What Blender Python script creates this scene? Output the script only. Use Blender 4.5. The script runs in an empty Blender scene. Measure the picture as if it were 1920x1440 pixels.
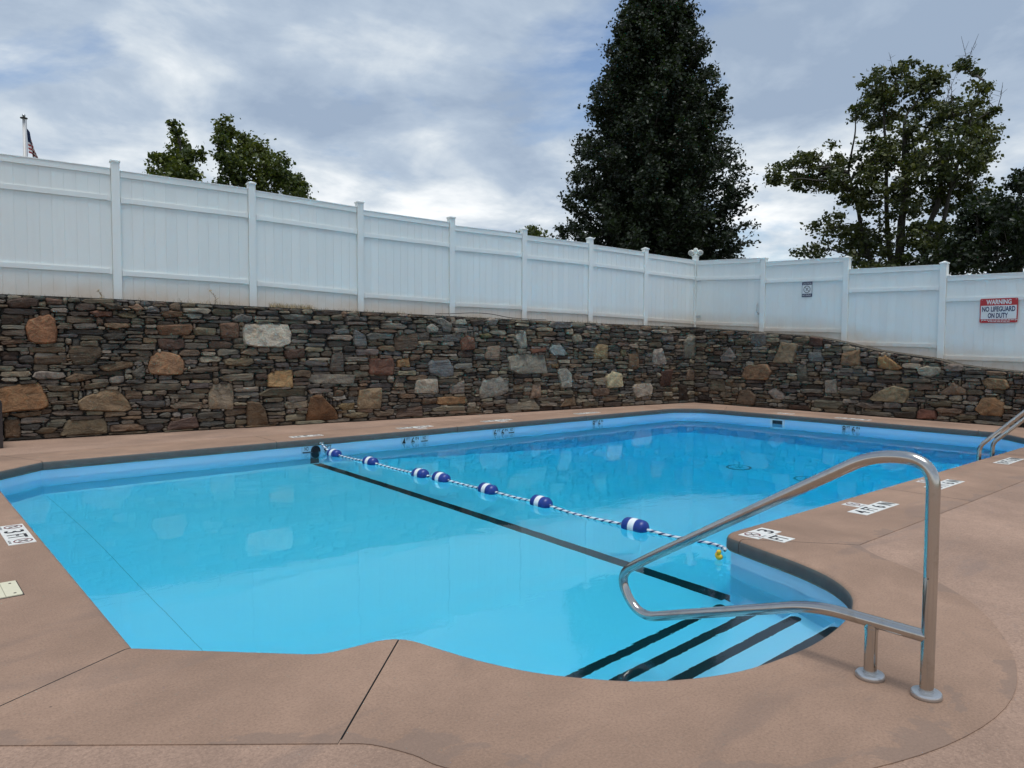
import bpy, bmesh, math, random
import numpy as np
from mathutils import Vector, Matrix
from mathutils.geometry import tessellate_polygon

# ------------------------------------------------------------------ camera, sky, sun, exposure
scene = bpy.context.scene
COL = scene.collection
cam_data = bpy.data.cameras.new('camera')
cam = bpy.data.objects.new('camera', cam_data); COL.objects.link(cam)
cam_data.sensor_width = 36.0
cam_data.lens = 36.0 * 1370.5 / 1920.0
cam_data.clip_start = 0.05; cam_data.clip_end = 2000
PITCH, ROLL, YAW, EYE = 0.053046, 0.005944, 0.854844, 1.30
_f = Vector((math.cos(YAW) * math.cos(PITCH), math.sin(YAW) * math.cos(PITCH), -math.sin(PITCH)))
_r0 = Vector((math.sin(YAW), -math.cos(YAW), 0)); _u0 = _r0.cross(_f)
_r = _r0 * math.cos(ROLL) + _u0 * math.sin(ROLL); _u = -_r0 * math.sin(ROLL) + _u0 * math.cos(ROLL)
cam.matrix_world = Matrix(((_r.x, _u.x, -_f.x, 0), (_r.y, _u.y, -_f.y, 0), (_r.z, _u.z, -_f.z, EYE), (0, 0, 0, 1)))
scene.camera = cam

SUN_DIR = Vector((-0.10, -0.17, 0.97)).normalized()          # towards the veiled sun
world = bpy.data.worlds.new('World'); scene.world = world; world.use_nodes = True
wn, wl = world.node_tree.nodes, world.node_tree.links
wn.clear()
def W(t, **k):
    n = wn.new(t)
    for a, b in k.items(): setattr(n, a, b)
    return n
w_out = W('ShaderNodeOutputWorld')
sky = W('ShaderNodeTexSky', sky_type='NISHITA', sun_disc=False)
sky.sun_elevation = math.asin(SUN_DIR.z); sky.sun_rotation = math.atan2(SUN_DIR.x, SUN_DIR.y)
sky.air_density = 1.0; sky.dust_density = 1.2; sky.ozone_density = 1.5
bg_sky = W('ShaderNodeBackground'); bg_sky.inputs[1].default_value = 0.085
wl.new(sky.outputs[0], bg_sky.inputs[0])
tc = W('ShaderNodeTexCoord'); sep = W('ShaderNodeSeparateXYZ'); wl.new(tc.outputs['Generated'], sep.inputs[0])
def wmath(op, a, b=None, c=None):
    n = W('ShaderNodeMath', operation=op)
    for i, v in enumerate((a, b, c)):
        if v is None: continue
        if isinstance(v, (int, float)): n.inputs[i].default_value = v
        else: wl.new(v, n.inputs[i])
    return n.outputs[0]
zc = wmath('MAXIMUM', sep.outputs[2], 0.0)
den = wmath('ADD', zc, 0.22)
comb = W('ShaderNodeCombineXYZ')
wl.new(wmath('DIVIDE', sep.outputs[0], den), comb.inputs[0]); wl.new(wmath('DIVIDE', sep.outputs[1], den), comb.inputs[1])
def wnoise(scale, detail, rough, off, dist=0.0, stretch=(1, 1, 1), rot=0.0):
    m = W('ShaderNodeMapping'); m.inputs['Location'].default_value = off; m.inputs['Scale'].default_value = stretch
    m.inputs['Rotation'].default_value = (0, 0, rot)
    wl.new(comb.outputs[0], m.inputs[0])
    n = W('ShaderNodeTexNoise'); n.inputs['Scale'].default_value = scale; n.inputs['Detail'].default_value = detail
    n.inputs['Roughness'].default_value = rough; n.inputs['Distortion'].default_value = dist
    wl.new(m.outputs[0], n.inputs['Vector']); return n.outputs['Fac']
def wramp(v, stops):
    n = W('ShaderNodeValToRGB'); wl.new(v, n.inputs[0]); e = n.color_ramp.elements
    while len(e) < len(stops): e.new(0.5)
    for el, (p, c) in zip(e, stops): el.position = p; el.color = c if len(c) == 4 else (*c, 1)
    return n.outputs[0]
CLOUD_OFF = (11.3, 6.6, 0.0)
cover_n = wnoise(1.15, 7, 0.58, CLOUD_OFF, 0.25, (1.0, 1.0, 1), 0.4)
cover = wramp(cover_n, [(0.36, (0, 0, 0)), (0.47, (1, 1, 1))])
body = wnoise(1.5, 7, 0.56, (8.6, 14.69, 0), 0.5, (1, 1, 1), 0.3)
puff = wnoise(3.6, 6, 0.56, (22.6, 10.6, 0), 0.3)
bsum = wmath('ADD', wmath('MULTIPLY', body, 0.62), wmath('MULTIPLY', puff, 0.38))
low = wmath('POWER', wmath('SUBTRACT', 1.0, wmath('MINIMUM', zc, 1.0)), 5.0)      # paler air and cloud towards the horizon
bright = wmath('ADD', bsum, wmath('MULTIPLY', wmath('SUBTRACT', low, 0.38), 0.30))
cloud_col = wramp(bright, [(0.35, (0.295, 0.375, 0.495)), (0.45, (0.41, 0.49, 0.595)), (0.53, (0.59, 0.65, 0.71)), (0.63, (0.88, 0.90, 0.91))])
bg_cloud = W('ShaderNodeBackground'); bg_cloud.inputs[1].default_value = 0.68
wl.new(cloud_col, bg_cloud.inputs[0])
mixw = W('ShaderNodeMixShader'); wl.new(cover, mixw.inputs[0]); wl.new(bg_sky.outputs[0], mixw.inputs[1]); wl.new(bg_cloud.outputs[0], mixw.inputs[2])
wl.new(mixw.outputs[0], w_out.inputs[0])

sun_data = bpy.data.lights.new('sun', 'SUN'); sun_data.energy = 1.5; sun_data.angle = math.radians(24); sun_data.color = (1.0, 0.99, 0.975)
sun = bpy.data.objects.new('sun', sun_data); COL.objects.link(sun)
sun.rotation_euler = SUN_DIR.to_track_quat('Z', 'Y').to_euler(); sun.location = (5, -10, 25)

vs = scene.view_settings
scene.display_settings.display_device = 'sRGB'
vs.view_transform = 'Standard'; vs.look = 'None'; vs.exposure = 0.78; vs.gamma = 1.0; vs.use_curve_mapping = False
scene.render.engine = 'CYCLES'
cy = scene.cycles
cy.use_denoising = True
try: cy.denoiser = 'OPENIMAGEDENOISE'
except Exception: pass
cy.max_bounces = 14; cy.transmission_bounces = 10; cy.glossy_bounces = 5; cy.diffuse_bounces = 8; cy.transparent_max_bounces = 8
cy.caustics_refractive = True; cy.caustics_reflective = False; cy.blur_glossy = 0.3; cy.sample_clamp_indirect = 6.0

# ------------------------------------------------------------------ helpers
rng = random.Random(11)
WORLD = {}
def tag(o, label=None, cat=None, group=None, kind=None):
    if label: o['label'] = label
    if cat: o['category'] = cat
    if group: o['group'] = group
    if kind: o['kind'] = kind
    return o
def empty(name, loc):
    o = bpy.data.objects.new(name, None); COL.objects.link(o); o.location = loc; o.empty_display_size = 0.1
    WORLD[o.name] = Vector(loc); return o
def link(name, me, parent, origin):
    o = bpy.data.objects.new(name, me); COL.objects.link(o); origin = Vector(origin); WORLD[o.name] = origin
    if parent is not None:
        o.parent = parent; o.location = origin - WORLD[parent.name]
    else: o.location = origin
    return o
def mesh(name, verts, faces, mat, parent=None, smooth=False, origin=None, mats=None, mat_idx=None):
    """verts in world coordinates; the object's origin goes to the centre of its footprint (or `origin`)."""
    vs_ = [Vector(v) for v in verts]
    if origin is None:
        lo = [min(v[i] for v in vs_) for i in range(3)]; hi = [max(v[i] for v in vs_) for i in range(3)]
        origin = Vector(((lo[0] + hi[0]) / 2, (lo[1] + hi[1]) / 2, lo[2]))
    origin = Vector(origin)
    me = bpy.data.meshes.new(name)
    me.from_pydata([v - origin for v in vs_], [], faces)
    for m in (mats or [mat]): me.materials.append(m)
    if mat_idx: me.polygons.foreach_set('material_index', mat_idx)
    if smooth: me.polygons.foreach_set('use_smooth', [True] * len(me.polygons))
    me.update()
    return link(name, me, parent, origin)
class MB:
    """collects primitives in world coordinates, built as one mesh object"""
    def __init__(s): s.v = []; s.f = []; s.mi = []; s.m = 0
    def add(s, v, f):
        n = len(s.v); s.v += [Vector(p) for p in v]; s.f += [tuple(i + n for i in q) for q in f]; s.mi += [s.m] * len(f)
    def box(s, c, sx, sy, sz, ax=None, bev=0.0):
        """box with centre c, full sizes along axes ax=(x,y,z unit vectors); chamfered when bev>0"""
        ax = ax or (Vector((1, 0, 0)), Vector((0, 1, 0)), Vector((0, 0, 1))); c = Vector(c)
        h = (sx / 2, sy / 2, sz / 2)
        if bev <= 0:
            v = [c + ax[0] * (h[0] * i) + ax[1] * (h[1] * j) + ax[2] * (h[2] * k) for i in (-1, 1) for j in (-1, 1) for k in (-1, 1)]
            s.add(v, [(0, 1, 3, 2), (4, 6, 7, 5), (0, 4, 5, 1), (2, 3, 7, 6), (0, 2, 6, 4), (1, 5, 7, 3)]); return
        bm = bmesh.new(); bmesh.ops.create_cube(bm, size=1.0)
        for q in bm.verts: q.co = Vector((q.co.x * sx, q.co.y * sy, q.co.z * sz))
        bmesh.ops.bevel(bm, geom=list(bm.edges), offset=bev, segments=2, affect='EDGES', profile=0.6)
        bm.verts.index_update()
        s.add([c + ax[0] * q.co.x + ax[1] * q.co.y + ax[2] * q.co.z for q in bm.verts], [tuple(w.index for w in f.verts) for f in bm.faces]); bm.free()
    def tube(s, pts, r, n=10, cap=True, closed=False):
        pts = [Vector(p) for p in pts]; m = len(pts); rr = r if isinstance(r, (list, tuple)) else [r] * m
        ring = []; t0 = None; N = None
        for i, p in enumerate(pts):
            t = (pts[min(i + 1, m - 1)] - pts[max(i - 1, 0)]); t.normalize()
            if N is None:
                N = t.orthogonal().normalized()
            else:
                ax = t0.cross(t)
                if ax.length > 1e-7: N = (Matrix.Rotation(t0.angle(t), 3, ax) @ N).normalized()
                N = (N - t * N.dot(t)).normalized()
            B = t.cross(N); ring.append([p + (N * math.cos(2 * math.pi * k / n) + B * math.sin(2 * math.pi * k / n)) * rr[i] for k in range(n)]); t0 = t
        v = [q for R_ in ring for q in R_]; f = []
        for i in range(m - 1):
            for k in range(n): f.append((i * n + k, i * n + (k + 1) % n, (i + 1) * n + (k + 1) % n, (i + 1) * n + k))
        if cap: f.append(tuple(reversed(range(n)))); f.append(tuple(range((m - 1) * n, m * n)))
        s.add(v, f)
    def lathe(s, prof, c, axis=(0, 0, 1), n=24):
        """prof = [(radius, height)...] turned about axis through c"""
        a = Vector(axis).normalized(); N = a.orthogonal().normalized(); B = a.cross(N); c = Vector(c); v = []; f = []
        for r, h in prof:
            for k in range(n): v.append(c + a * h + (N * math.cos(2 * math.pi * k / n) + B * math.sin(2 * math.pi * k / n)) * max(r, 1e-4))
        for i in range(len(prof) - 1):
            for k in range(n): f.append((i * n + k, i * n + (k + 1) % n, (i + 1) * n + (k + 1) % n, (i + 1) * n + k))
        f.append(tuple(reversed(range(n)))); f.append(tuple(range((len(prof) - 1) * n, len(prof) * n)))
        s.add(v, f)
    def build(s, name, mat, parent=None, smooth=False, origin=None, mats=None, sharp=None):
        o = mesh(name, s.v, s.f, mat, parent, smooth, origin, mats, s.mi if mats else None)
        if sharp is not None:
            o.data.set_sharp_from_angle(angle=math.radians(sharp))
        return o
def smooth_path(pts, radius, seg=8):
    """round the corners of a polyline"""
    P = [Vector(p) for p in pts]; out = [P[0]]
    for i in range(1, len(P) - 1):
        a, b, c_ = P[i - 1], P[i], P[i + 1]; r = radius if not isinstance(radius, (list, tuple)) else radius[i]
        d1 = (a - b); d2 = (c_ - b); l = min(r, d1.length * .49, d2.length * .49)
        p0 = b + d1.normalized() * l; p2 = b + d2.normalized() * l
        for k in range(seg + 1):
            t = k / seg; out.append(p0 * (1 - t) ** 2 + b * (2 * t * (1 - t)) + p2 * t * t)
    out.append(P[-1]); return out
def catmull(pts, n=6, closed=False):
    P = [Vector(p) for p in pts]; out = []; m = len(P)
    rngi = range(m) if closed else range(m - 1)
    for i in rngi:
        if closed: a, b, c_, d = P[(i - 1) % m], P[i], P[(i + 1) % m], P[(i + 2) % m]
        else: a, b, c_, d = P[max(i - 1, 0)], P[i], P[i + 1], P[min(i + 2, m - 1)]
        for k in range(n):
            t = k / n; out.append(0.5 * ((2 * b) + (c_ - a) * t + (2 * a - 5 * b + 4 * c_ - d) * t * t + (3 * b - a - 3 * c_ + d) * t ** 3))
    if not closed: out.append(P[-1])
    return out

# ------------------------------------------------------------------ materials
def material(name, base=(0.5, 0.5, 0.5), rough=0.6, metal=0.0, spec=0.5):
    m = bpy.data.materials.new(name); m.use_nodes = True
    b = m.node_tree.nodes['Principled BSDF']
    b.inputs['Base Color'].default_value = (*base, 1); b.inputs['Roughness'].default_value = rough
    b.inputs['Metallic'].default_value = metal; b.inputs['Specular IOR Level'].default_value = spec
    return m, m.node_tree.nodes, m.node_tree.links, b
class NT:
    def __init__(s, nodes, links): s.n = nodes; s.l = links
    def __call__(s, t, **k):
        n = s.n.new(t)
        for a, b in k.items(): setattr(n, a, b)
        return n
    def pos(s, scale=(1, 1, 1), coord='Position', rot=(0, 0, 0)):
        if coord == 'Position': o = s('ShaderNodeNewGeometry').outputs['Position']
        else: o = s('ShaderNodeTexCoord').outputs[coord]
        m = s('ShaderNodeMapping'); m.inputs['Scale'].default_value = scale; m.inputs['Rotation'].default_value = rot; s.l.new(o, m.inputs[0]); return m.outputs[0]
    def noise(s, vec, scale, detail=4, rough=0.55, dist=0.0):
        n = s('ShaderNodeTexNoise'); n.inputs['Scale'].default_value = scale; n.inputs['Detail'].default_value = detail
        n.inputs['Roughness'].default_value = rough; n.inputs['Distortion'].default_value = dist; s.l.new(vec, n.inputs['Vector']); return n.outputs['Fac']
    def ramp(s, v, stops, interp='LINEAR'):
        n = s('ShaderNodeValToRGB'); s.l.new(v, n.inputs[0]); e = n.color_ramp.elements; n.color_ramp.interpolation = interp
        while len(e) < len(stops): e.new(0.5)
        for el, (p, c) in zip(e, stops):
            el.position = p; el.color = (c, c, c, 1) if isinstance(c, (int, float)) else (*c, 1)
        return n.outputs[0]
    def mix(s, fac, a, b, mode='MIX'):
        n = s('ShaderNodeMix', data_type='RGBA', blend_type=mode)
        for i, v in ((0, fac), (6, a), (7, b)):
            if isinstance(v, (int, float)): n.inputs[i].default_value = v
            elif isinstance(v, tuple): n.inputs[i].default_value = (*v, 1)
            else: s.l.new(v, n.inputs[i])
        return n.outputs[2]
    def math(s, op, a, b=None):
        n = s('ShaderNodeMath', operation=op)
        for i, v in enumerate((a, b)):
            if v is None: continue
            if isinstance(v, (int, float)): n.inputs[i].default_value = v
            else: s.l.new(v, n.inputs[i])
        return n.outputs[0]
    def bump(s, h, strength, dist, normal=None):
        n = s('ShaderNodeBump'); n.inputs['Strength'].default_value = strength; n.inputs['Distance'].default_value = dist
        s.l.new(h, n.inputs['Height'])
        if normal is not None: s.l.new(normal, n.inputs['Normal'])
        return n.outputs[0]
MAT = {}
def simple(name, base, rough=0.5, metal=0.0, vary=0.0, scale=6.0, bump=0.0):
    m, n, l, b = material(name, base, rough, metal); t = NT(n, l)
    if vary or bump:
        f = t.noise(t.pos(), scale, 5, 0.6)
        if vary: l.new(t.mix(f, tuple(c * (1 - vary) for c in base), tuple(min(1, c * (1 + vary)) for c in base)), b.inputs['Base Color'])
        if bump: l.new(t.bump(f, bump, 0.01), b.inputs['Normal'])
    MAT[name] = m; return m

def concrete(name, base, speck, bumps, stain):
    m, n, l, b = material(name, base, 0.78, 0, 0.3); t = NT(n, l); p = t.pos()
    big = t.noise(p, 0.9, 5, 0.6, 0.4); mid = t.noise(p, 7.0, 5, 0.65); fine = t.noise(p, 95.0, 3, 0.7); grain = t.noise(p, 320.0, 2, 0.6)
    dark = tuple(c * 0.74 for c in base); lite = tuple(min(1, c * 1.16) for c in base)
    col = t.mix(t.ramp(big, [(0.35, 0.0), (0.68, 1.0)]), dark, lite)
    col = t.mix(t.math('MULTIPLY', t.ramp(mid, [(0.42, 1.0), (0.62, 0.0)]), 0.28), col, tuple(c * 0.74 for c in base))
    col = t.mix(t.math('MULTIPLY', t.ramp(fine, [(0.36, 1.0), (0.52, 0.0)]), speck), col, tuple(c * 0.52 for c in base))
    col = t.mix(t.math('MULTIPLY', t.ramp(fine, [(0.56, 0.0), (0.72, 1.0)]), speck * .7), col, tuple(min(1, c * 1.4) for c in base))
    st = t.noise(t.pos((0.7, 2.0, 1), rot=(0, 0, 0.75)), 1.3, 6, 0.55, 0.8)      # old water stains
    col = t.mix(t.math('MULTIPLY', t.ramp(st, [(0.56, 0.0), (0.63, 1.0)]), stain), col, (base[0] * 0.56, base[1] * 0.60, base[2] * 0.66))
    if name == 'coping_concrete':                       # dampness that lingers along the outer joint
        rim_at = t('ShaderNodeAttribute', attribute_name='rim'); edge = t.math('ADD', rim_at.outputs['Fac'], t.math('MULTIPLY', t.math('SUBTRACT', t.noise(p, 2.4, 5, 0.6, 0.6), 0.5), 1.5))
        col = t.mix(t.math('MULTIPLY', t.ramp(edge, [(0.96, 0.0), (1.02, 1.0)]), 0.5), col, (base[0] * 0.60, base[1] * 0.66, base[2] * 0.74))
    spots = t('ShaderNodeTexVoronoi'); spots.inputs['Scale'].default_value = 3.1; spots.inputs['Randomness'].default_value = 1.0; l.new(p, spots.inputs['Vector'])
    col = t.mix(t.math('MULTIPLY', t.ramp(spots.outputs['Distance'], [(0.010, 1.0), (0.022, 0.0)]), 0.7), col, (0.05, 0.035, 0.03))
    l.new(col, b.inputs['Base Color'])
    l.new(t.ramp(st, [(0.55, 0.80), (0.65, 0.62)]), b.inputs['Roughness'])
    broom = t.noise(t.pos((140, 9, 1), rot=(0, 0, 0.5)), 1.0, 3, 0.6)
    h = t.math('ADD', t.math('MULTIPLY', fine, bumps[0]), t.math('ADD', t.math('MULTIPLY', broom, bumps[1]), t.math('MULTIPLY', grain, bumps[2])))
    h = t.math('ADD', h, t.math('MULTIPLY', mid, bumps[3]))
    l.new(t.bump(h, 0.55, 0.006), b.inputs['Normal'])
    MAT[name] = m; return m
concrete('coping_concrete', (0.338, 0.218, 0.152), 0.42, (0.5, 0.6, 0.4, 0.6), 0.35)
concrete('deck_concrete', (0.385, 0.254, 0.184), 0.55, (1.6, 0.0, 0.5, 3.4), 0.40)
simple('joint_filler', (0.05, 0.04, 0.035), 0.9)
simple('coping_face', (0.092, 0.094, 0.090), 0.85, vary=0.25, scale=14, bump=0.3)  # grey lip concrete, with the shade on the upright face put into its colour
simple('black_tile', (0.012, 0.012, 0.014), 0.35)
simple('tile_white', (0.74, 0.73, 0.68), 0.35, vary=0.08, scale=40)
simple('print_black', (0.015, 0.015, 0.017), 0.5)
simple('print_red', (0.16, 0.02, 0.025), 0.5)
simple('sign_white', (0.66, 0.68, 0.68), 0.4)
simple('sign_red', (0.42, 0.018, 0.024), 0.4, vary=0.06, scale=30)
simple('sign_navy', (0.012, 0.022, 0.085), 0.4)
simple('lid_cream', (0.62, 0.58, 0.42), 0.55, vary=0.10, scale=25)
simple('float_blue', (0.008, 0.036, 0.22), 0.38, vary=0.25, scale=35)
simple('float_white', (0.76, 0.78, 0.77), 0.42, vary=0.08, scale=60)
simple('rope_white', (0.72, 0.76, 0.78), 0.8, vary=0.08, scale=200, bump=0.4)
simple('rope_blue', (0.010, 0.035, 0.13), 0.8, bump=0.3, scale=200)
simple('duck_yellow', (0.80, 0.52, 0.02), 0.35)
simple('duck_bill', (0.75, 0.18, 0.02), 0.4)
simple('black_rubber', (0.010, 0.010, 0.011), 0.6)
simple('lamp_white', (0.74, 0.74, 0.68), 0.45, vary=0.08, scale=30)
simple('lamp_glass', (0.42, 0.43, 0.42), 0.2)
simple('dark_frame', (0.032, 0.022, 0.020), 0.5, vary=0.1, scale=40)
simple('sling', (0.16, 0.12, 0.10), 0.8, vary=0.15, scale=60)
simple('pole_white', (0.58, 0.56, 0.54), 0.45, vary=0.06)
simple('flag_red', (0.30, 0.018, 0.03), 0.85); simple('flag_white', (0.68, 0.66, 0.66), 0.85); simple('flag_blue', (0.015, 0.03, 0.09), 0.85)
simple('gate_metal', (0.50, 0.51, 0.52), 0.35, 0.6)
simple('drain_cover', (0.50, 0.62, 0.66), 0.5)
simple('drain_slot', (0.20, 0.30, 0.34), 0.6)
simple('skimmer_white', (0.80, 0.82, 0.82), 0.4)
simple('skimmer_dark', (0.02, 0.035, 0.045), 0.7)
simple('dry_straw', (0.34, 0.26, 0.14), 0.9, vary=0.25, scale=30)
simple('dry_stem', (0.13, 0.10, 0.055), 0.9)

# pool paint: pale blue, faintly mottled and worn
m, n, l, b = material('pool_paint', (0.5, 0.7, 0.85), 0.55); t = NT(n, l); p = t.pos()
f1 = t.noise(p, 1.4, 5, 0.6, 0.5); f2 = t.noise(p, 14, 4, 0.6)
col = t.mix(t.ramp(f1, [(0.35, 0.0), (0.7, 1.0)]), (0.54, 0.785, 0.975), (0.57, 0.805, 0.980))
col = t.mix(t.math('MULTIPLY', t.ramp(f2, [(0.60, 0.0), (0.75, 1.0)]), 0.10), col, (0.70, 0.87, 0.95))
l.new(col, b.inputs['Base Color']); MAT['pool_paint'] = m

# pool water: refracting surface, light-absorbing body, faint ripples
m = bpy.data.materials.new('pool_water'); m.use_nodes = True; n, l = m.node_tree.nodes, m.node_tree.links; n.clear(); t = NT(n, l)
out = t('ShaderNodeOutputMaterial'); g = t('ShaderNodeBsdfGlass'); g.inputs['IOR'].default_value = 1.333; g.inputs['Roughness'].default_value = 0.0
g.inputs['Color'].default_value = (1, 1, 1, 1)
p = t.pos(); r1 = t.noise(p, 1.6, 2, 0.5, 0.2); r2 = t.noise(t.pos((1.0, 2.2, 1.0), rot=(0, 0, 0.86)), 5.0, 3, 0.55, 0.6)
patch = t.ramp(t.noise(p, 0.33, 2, 0.5), [(0.42, 0.15), (0.62, 1.0)])
h = t.math('ADD', t.math('MULTIPLY', r1, 0.55), t.math('MULTIPLY', t.math('MULTIPLY', r2, patch), 0.17))
l.new(t.bump(h, 1.0, 0.0055), g.inputs['Normal'])
va = t('ShaderNodeVolumeAbsorption'); va.inputs['Color'].default_value = (0.12, 0.950, 0.994, 1); va.inputs['Density'].default_value = 0.95
l.new(g.outputs[0], out.inputs['Surface']); l.new(va.outputs[0], out.inputs['Volume']); MAT['pool_water'] = m

# white vinyl: clean above, splashed with earth near the foot
m, n, l, b = material('vinyl', (0.78, 0.80, 0.80), 0.42, 0, 0.4); t = NT(n, l); p = t.pos()
oi = t('ShaderNodeObjectInfo'); at = t('ShaderNodeAttribute', attribute_name='foot')
streak = t.noise(t.pos((7, 7, 0.7)), 1.0, 5, 0.65); blot = t.noise(p, 2.3, 5, 0.6)
col = t.mix(oi.outputs['Random'], (0.715, 0.745, 0.725), (0.755, 0.780, 0.755))
col = t.mix(t.math('MULTIPLY', t.ramp(streak, [(0.52, 0.0), (0.75, 1.0)]), 0.25), col, (0.60, 0.61, 0.59))
dirt = t.math('MULTIPLY', t.ramp(at.outputs['Fac'], [(0.0, 1.0), (0.12, 0.8), (0.42, 0.0)]), t.ramp(blot, [(0.25, 0.35), (0.65, 1.0)]))
col = t.mix(dirt, col, (0.60, 0.50, 0.40))
l.new(col, b.inputs['Base Color']); l.new(t.bump(t.noise(t.pos((60, 60, 3)), 1.0, 2, 0.5), 0.05, 0.004), b.inputs['Normal']); MAT['vinyl'] = m

# stone: the colour of each stone is stored on it; veins, lichen and grain on top
def stone_mat(name, scale, grain):
    m, n, l, b = material(name, (0.2, 0.18, 0.15), 0.82, 0, 0.35); t = NT(n, l)
    at = t('ShaderNodeAttribute', attribute_name='tint'); c0 = at.outputs['Color']
    lay = t.noise(t.pos(scale), 1.0, 6, 0.65, 0.7); mot = t.noise(t.pos(), 9.0, 5, 0.65, 0.3); fine = t.noise(t.pos(), 75.0, 4, 0.7)
    dk = t.mix(1.0, c0, (0.42, 0.42, 0.44), 'MULTIPLY'); lt = t.mix(0.55, t.mix(1.0, c0, (1.55, 1.5, 1.45), 'MULTIPLY'), c0)
    col = t.mix(t.ramp(lay, [(0.36, 0.0), (0.64, 1.0)]), dk, lt)
    col = t.mix(0.20, col, c0)
    warm = t.mix(1.0, c0, (1.25, 0.96, 0.70), 'MULTIPLY')
    col = t.mix(t.math('MULTIPLY', t.ramp(mot, [(0.50, 0.0), (0.70, 1.0)]), 0.55), col, warm)
    col = t.mix(t.math('MULTIPLY', t.ramp(mot, [(0.28, 1.0), (0.42, 0.0)]), 0.55), col, dk)
    lich = t.noise(t.pos(), 23.0, 5, 0.7)
    col = t.mix(t.math('MULTIPLY', t.ramp(lich, [(0.62, 0.0), (0.70, 1.0)]), 0.35), col, (0.30, 0.30, 0.26))
    col = t.mix(t.math('MULTIPLY', t.ramp(fine, [(0.36, 1.0), (0.5, 0.0)]), 0.40), col, dk)
    col = t.mix(t.math('MULTIPLY', t.ramp(fine, [(0.56, 0.0), (0.72, 1.0)]), 0.30), col, t.mix(1.0, c0, (1.7, 1.65, 1.6), 'MULTIPLY'))
    l.new(col, b.inputs['Base Color'])
    h = t.math('ADD', t.math('MULTIPLY', lay, 1.0), t.math('ADD', t.math('MULTIPLY', mot, 0.9), t.math('MULTIPLY', fine, grain)))
    l.new(t.bump(h, 1.0, 0.035), b.inputs['Normal']); MAT[name] = m
stone_mat('schist', (2.6, 2.6, 26.0), 0.18)
stone_mat('fieldstone', (5.5, 5.5, 7.5), 0.22)
m, n, l, b = material('mortar', (0.06, 0.055, 0.05), 0.95, 0, 0.2); t = NT(n, l)
f = t.noise(t.pos(), 28, 5, 0.7); l.new(t.mix(t.ramp(f, [(0.35, 0.0), (0.7, 1.0)]), (0.018, 0.017, 0.016), (0.105, 0.098, 0.088)), b.inputs['Base Color']); l.new(t.bump(f, 1.0, 0.03), b.inputs['Normal']); MAT['mortar'] = m
m, n, l, b = material('wall_top_earth', (0.1, 0.08, 0.06), 0.95, 0, 0.2); t = NT(n, l)
f = t.noise(t.pos(), 40, 5, 0.7); l.new(t.mix(t.ramp(f, [(0.35, 0.0), (0.7, 1.0)]), (0.05, 0.042, 0.032), (0.22, 0.19, 0.15)), b.inputs['Base Color']); l.new(t.bump(f, 1.0, 0.03), b.inputs['Normal']); MAT['wall_top_earth'] = m

# polished stainless steel
m, n, l, b = material('steel', (0.50, 0.48, 0.45), 0.16, 1.0); t = NT(n, l)
f = t.noise(t.pos(), 9, 5, 0.7, 0.5); l.new(t.ramp(f, [(0.3, 0.12), (0.75, 0.27)]), b.inputs['Roughness'])
l.new(t.mix(t.ramp(f, [(0.55, 0.0), (0.8, 1.0)]), (0.52, 0.50, 0.47), (0.40, 0.36, 0.31)), b.inputs['Base Color']); MAT['steel'] = m
simple('steel_matte', (0.56, 0.56, 0.56), 0.34, 0.9, vary=0.06, scale=40)

# grass ground, foliage, bark
m, n, l, b = material('grass', (0.06, 0.09, 0.03), 0.9); t = NT(n, l); f = t.noise(t.pos(), 3, 6, 0.7)
l.new(t.mix(f, (0.035, 0.06, 0.018), (0.11, 0.13, 0.05)), b.inputs['Base Color']); l.new(t.bump(t.noise(t.pos(), 60, 3, 0.7), 0.6, 0.03), b.inputs['Normal']); MAT['grass'] = m
def leaf_mat(name, dark, mid, tip):
    m = bpy.data.materials.new(name); m.use_nodes = True; n, l = m.node_tree.nodes, m.node_tree.links; b = n['Principled BSDF']; t = NT(n, l)
    geo = t('ShaderNodeNewGeometry'); cl = t.noise(t.pos(), 0.9, 3, 0.6)
    c0 = t.ramp(geo.outputs['Random Per Island'], [(0.0, dark), (0.6, mid), (1.0, tip)])
    c1 = t.mix(t.ramp(cl, [(0.45, 0.0), (0.70, 0.75)]), c0, tip)
    l.new(c1, b.inputs['Base Color']); b.inputs['Roughness'].default_value = 0.45; b.inputs['Specular IOR Level'].default_value = 0.35
    tr = t('ShaderNodeBsdfTranslucent'); l.new(t.mix(1.0, c1, (1.5, 1.6, 0.7), 'MULTIPLY'), tr.inputs['Color'])
    mx = t('ShaderNodeMixShader'); mx.inputs[0].default_value = 0.22; l.new(b.outputs[0], mx.inputs[1]); l.new(tr.outputs[0], mx.inputs[2])
    l.new(mx.outputs[0], n['Material Output'].inputs['Surface']); MAT[name] = m
leaf_mat('leaf_dark', (0.009, 0.015, 0.009), (0.017, 0.027, 0.013), (0.030, 0.044, 0.018))
leaf_mat('leaf_mid', (0.028, 0.040, 0.018), (0.050, 0.066, 0.026), (0.120, 0.125, 0.035))
leaf_mat('leaf_yellow', (0.024, 0.040, 0.012), (0.055, 0.078, 0.018), (0.135, 0.150, 0.028))
m, n, l, b = material('bark', (0.05, 0.042, 0.034), 0.9); t = NT(n, l); f = t.noise(t.pos((9, 9, 2)), 1.0, 5, 0.7)
l.new(t.mix(f, (0.022, 0.019, 0.016), (0.085, 0.072, 0.058)), b.inputs['Base Color']); l.new(t.bump(f, 0.8, 0.03), b.inputs['Normal']); MAT['bark'] = m

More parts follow.
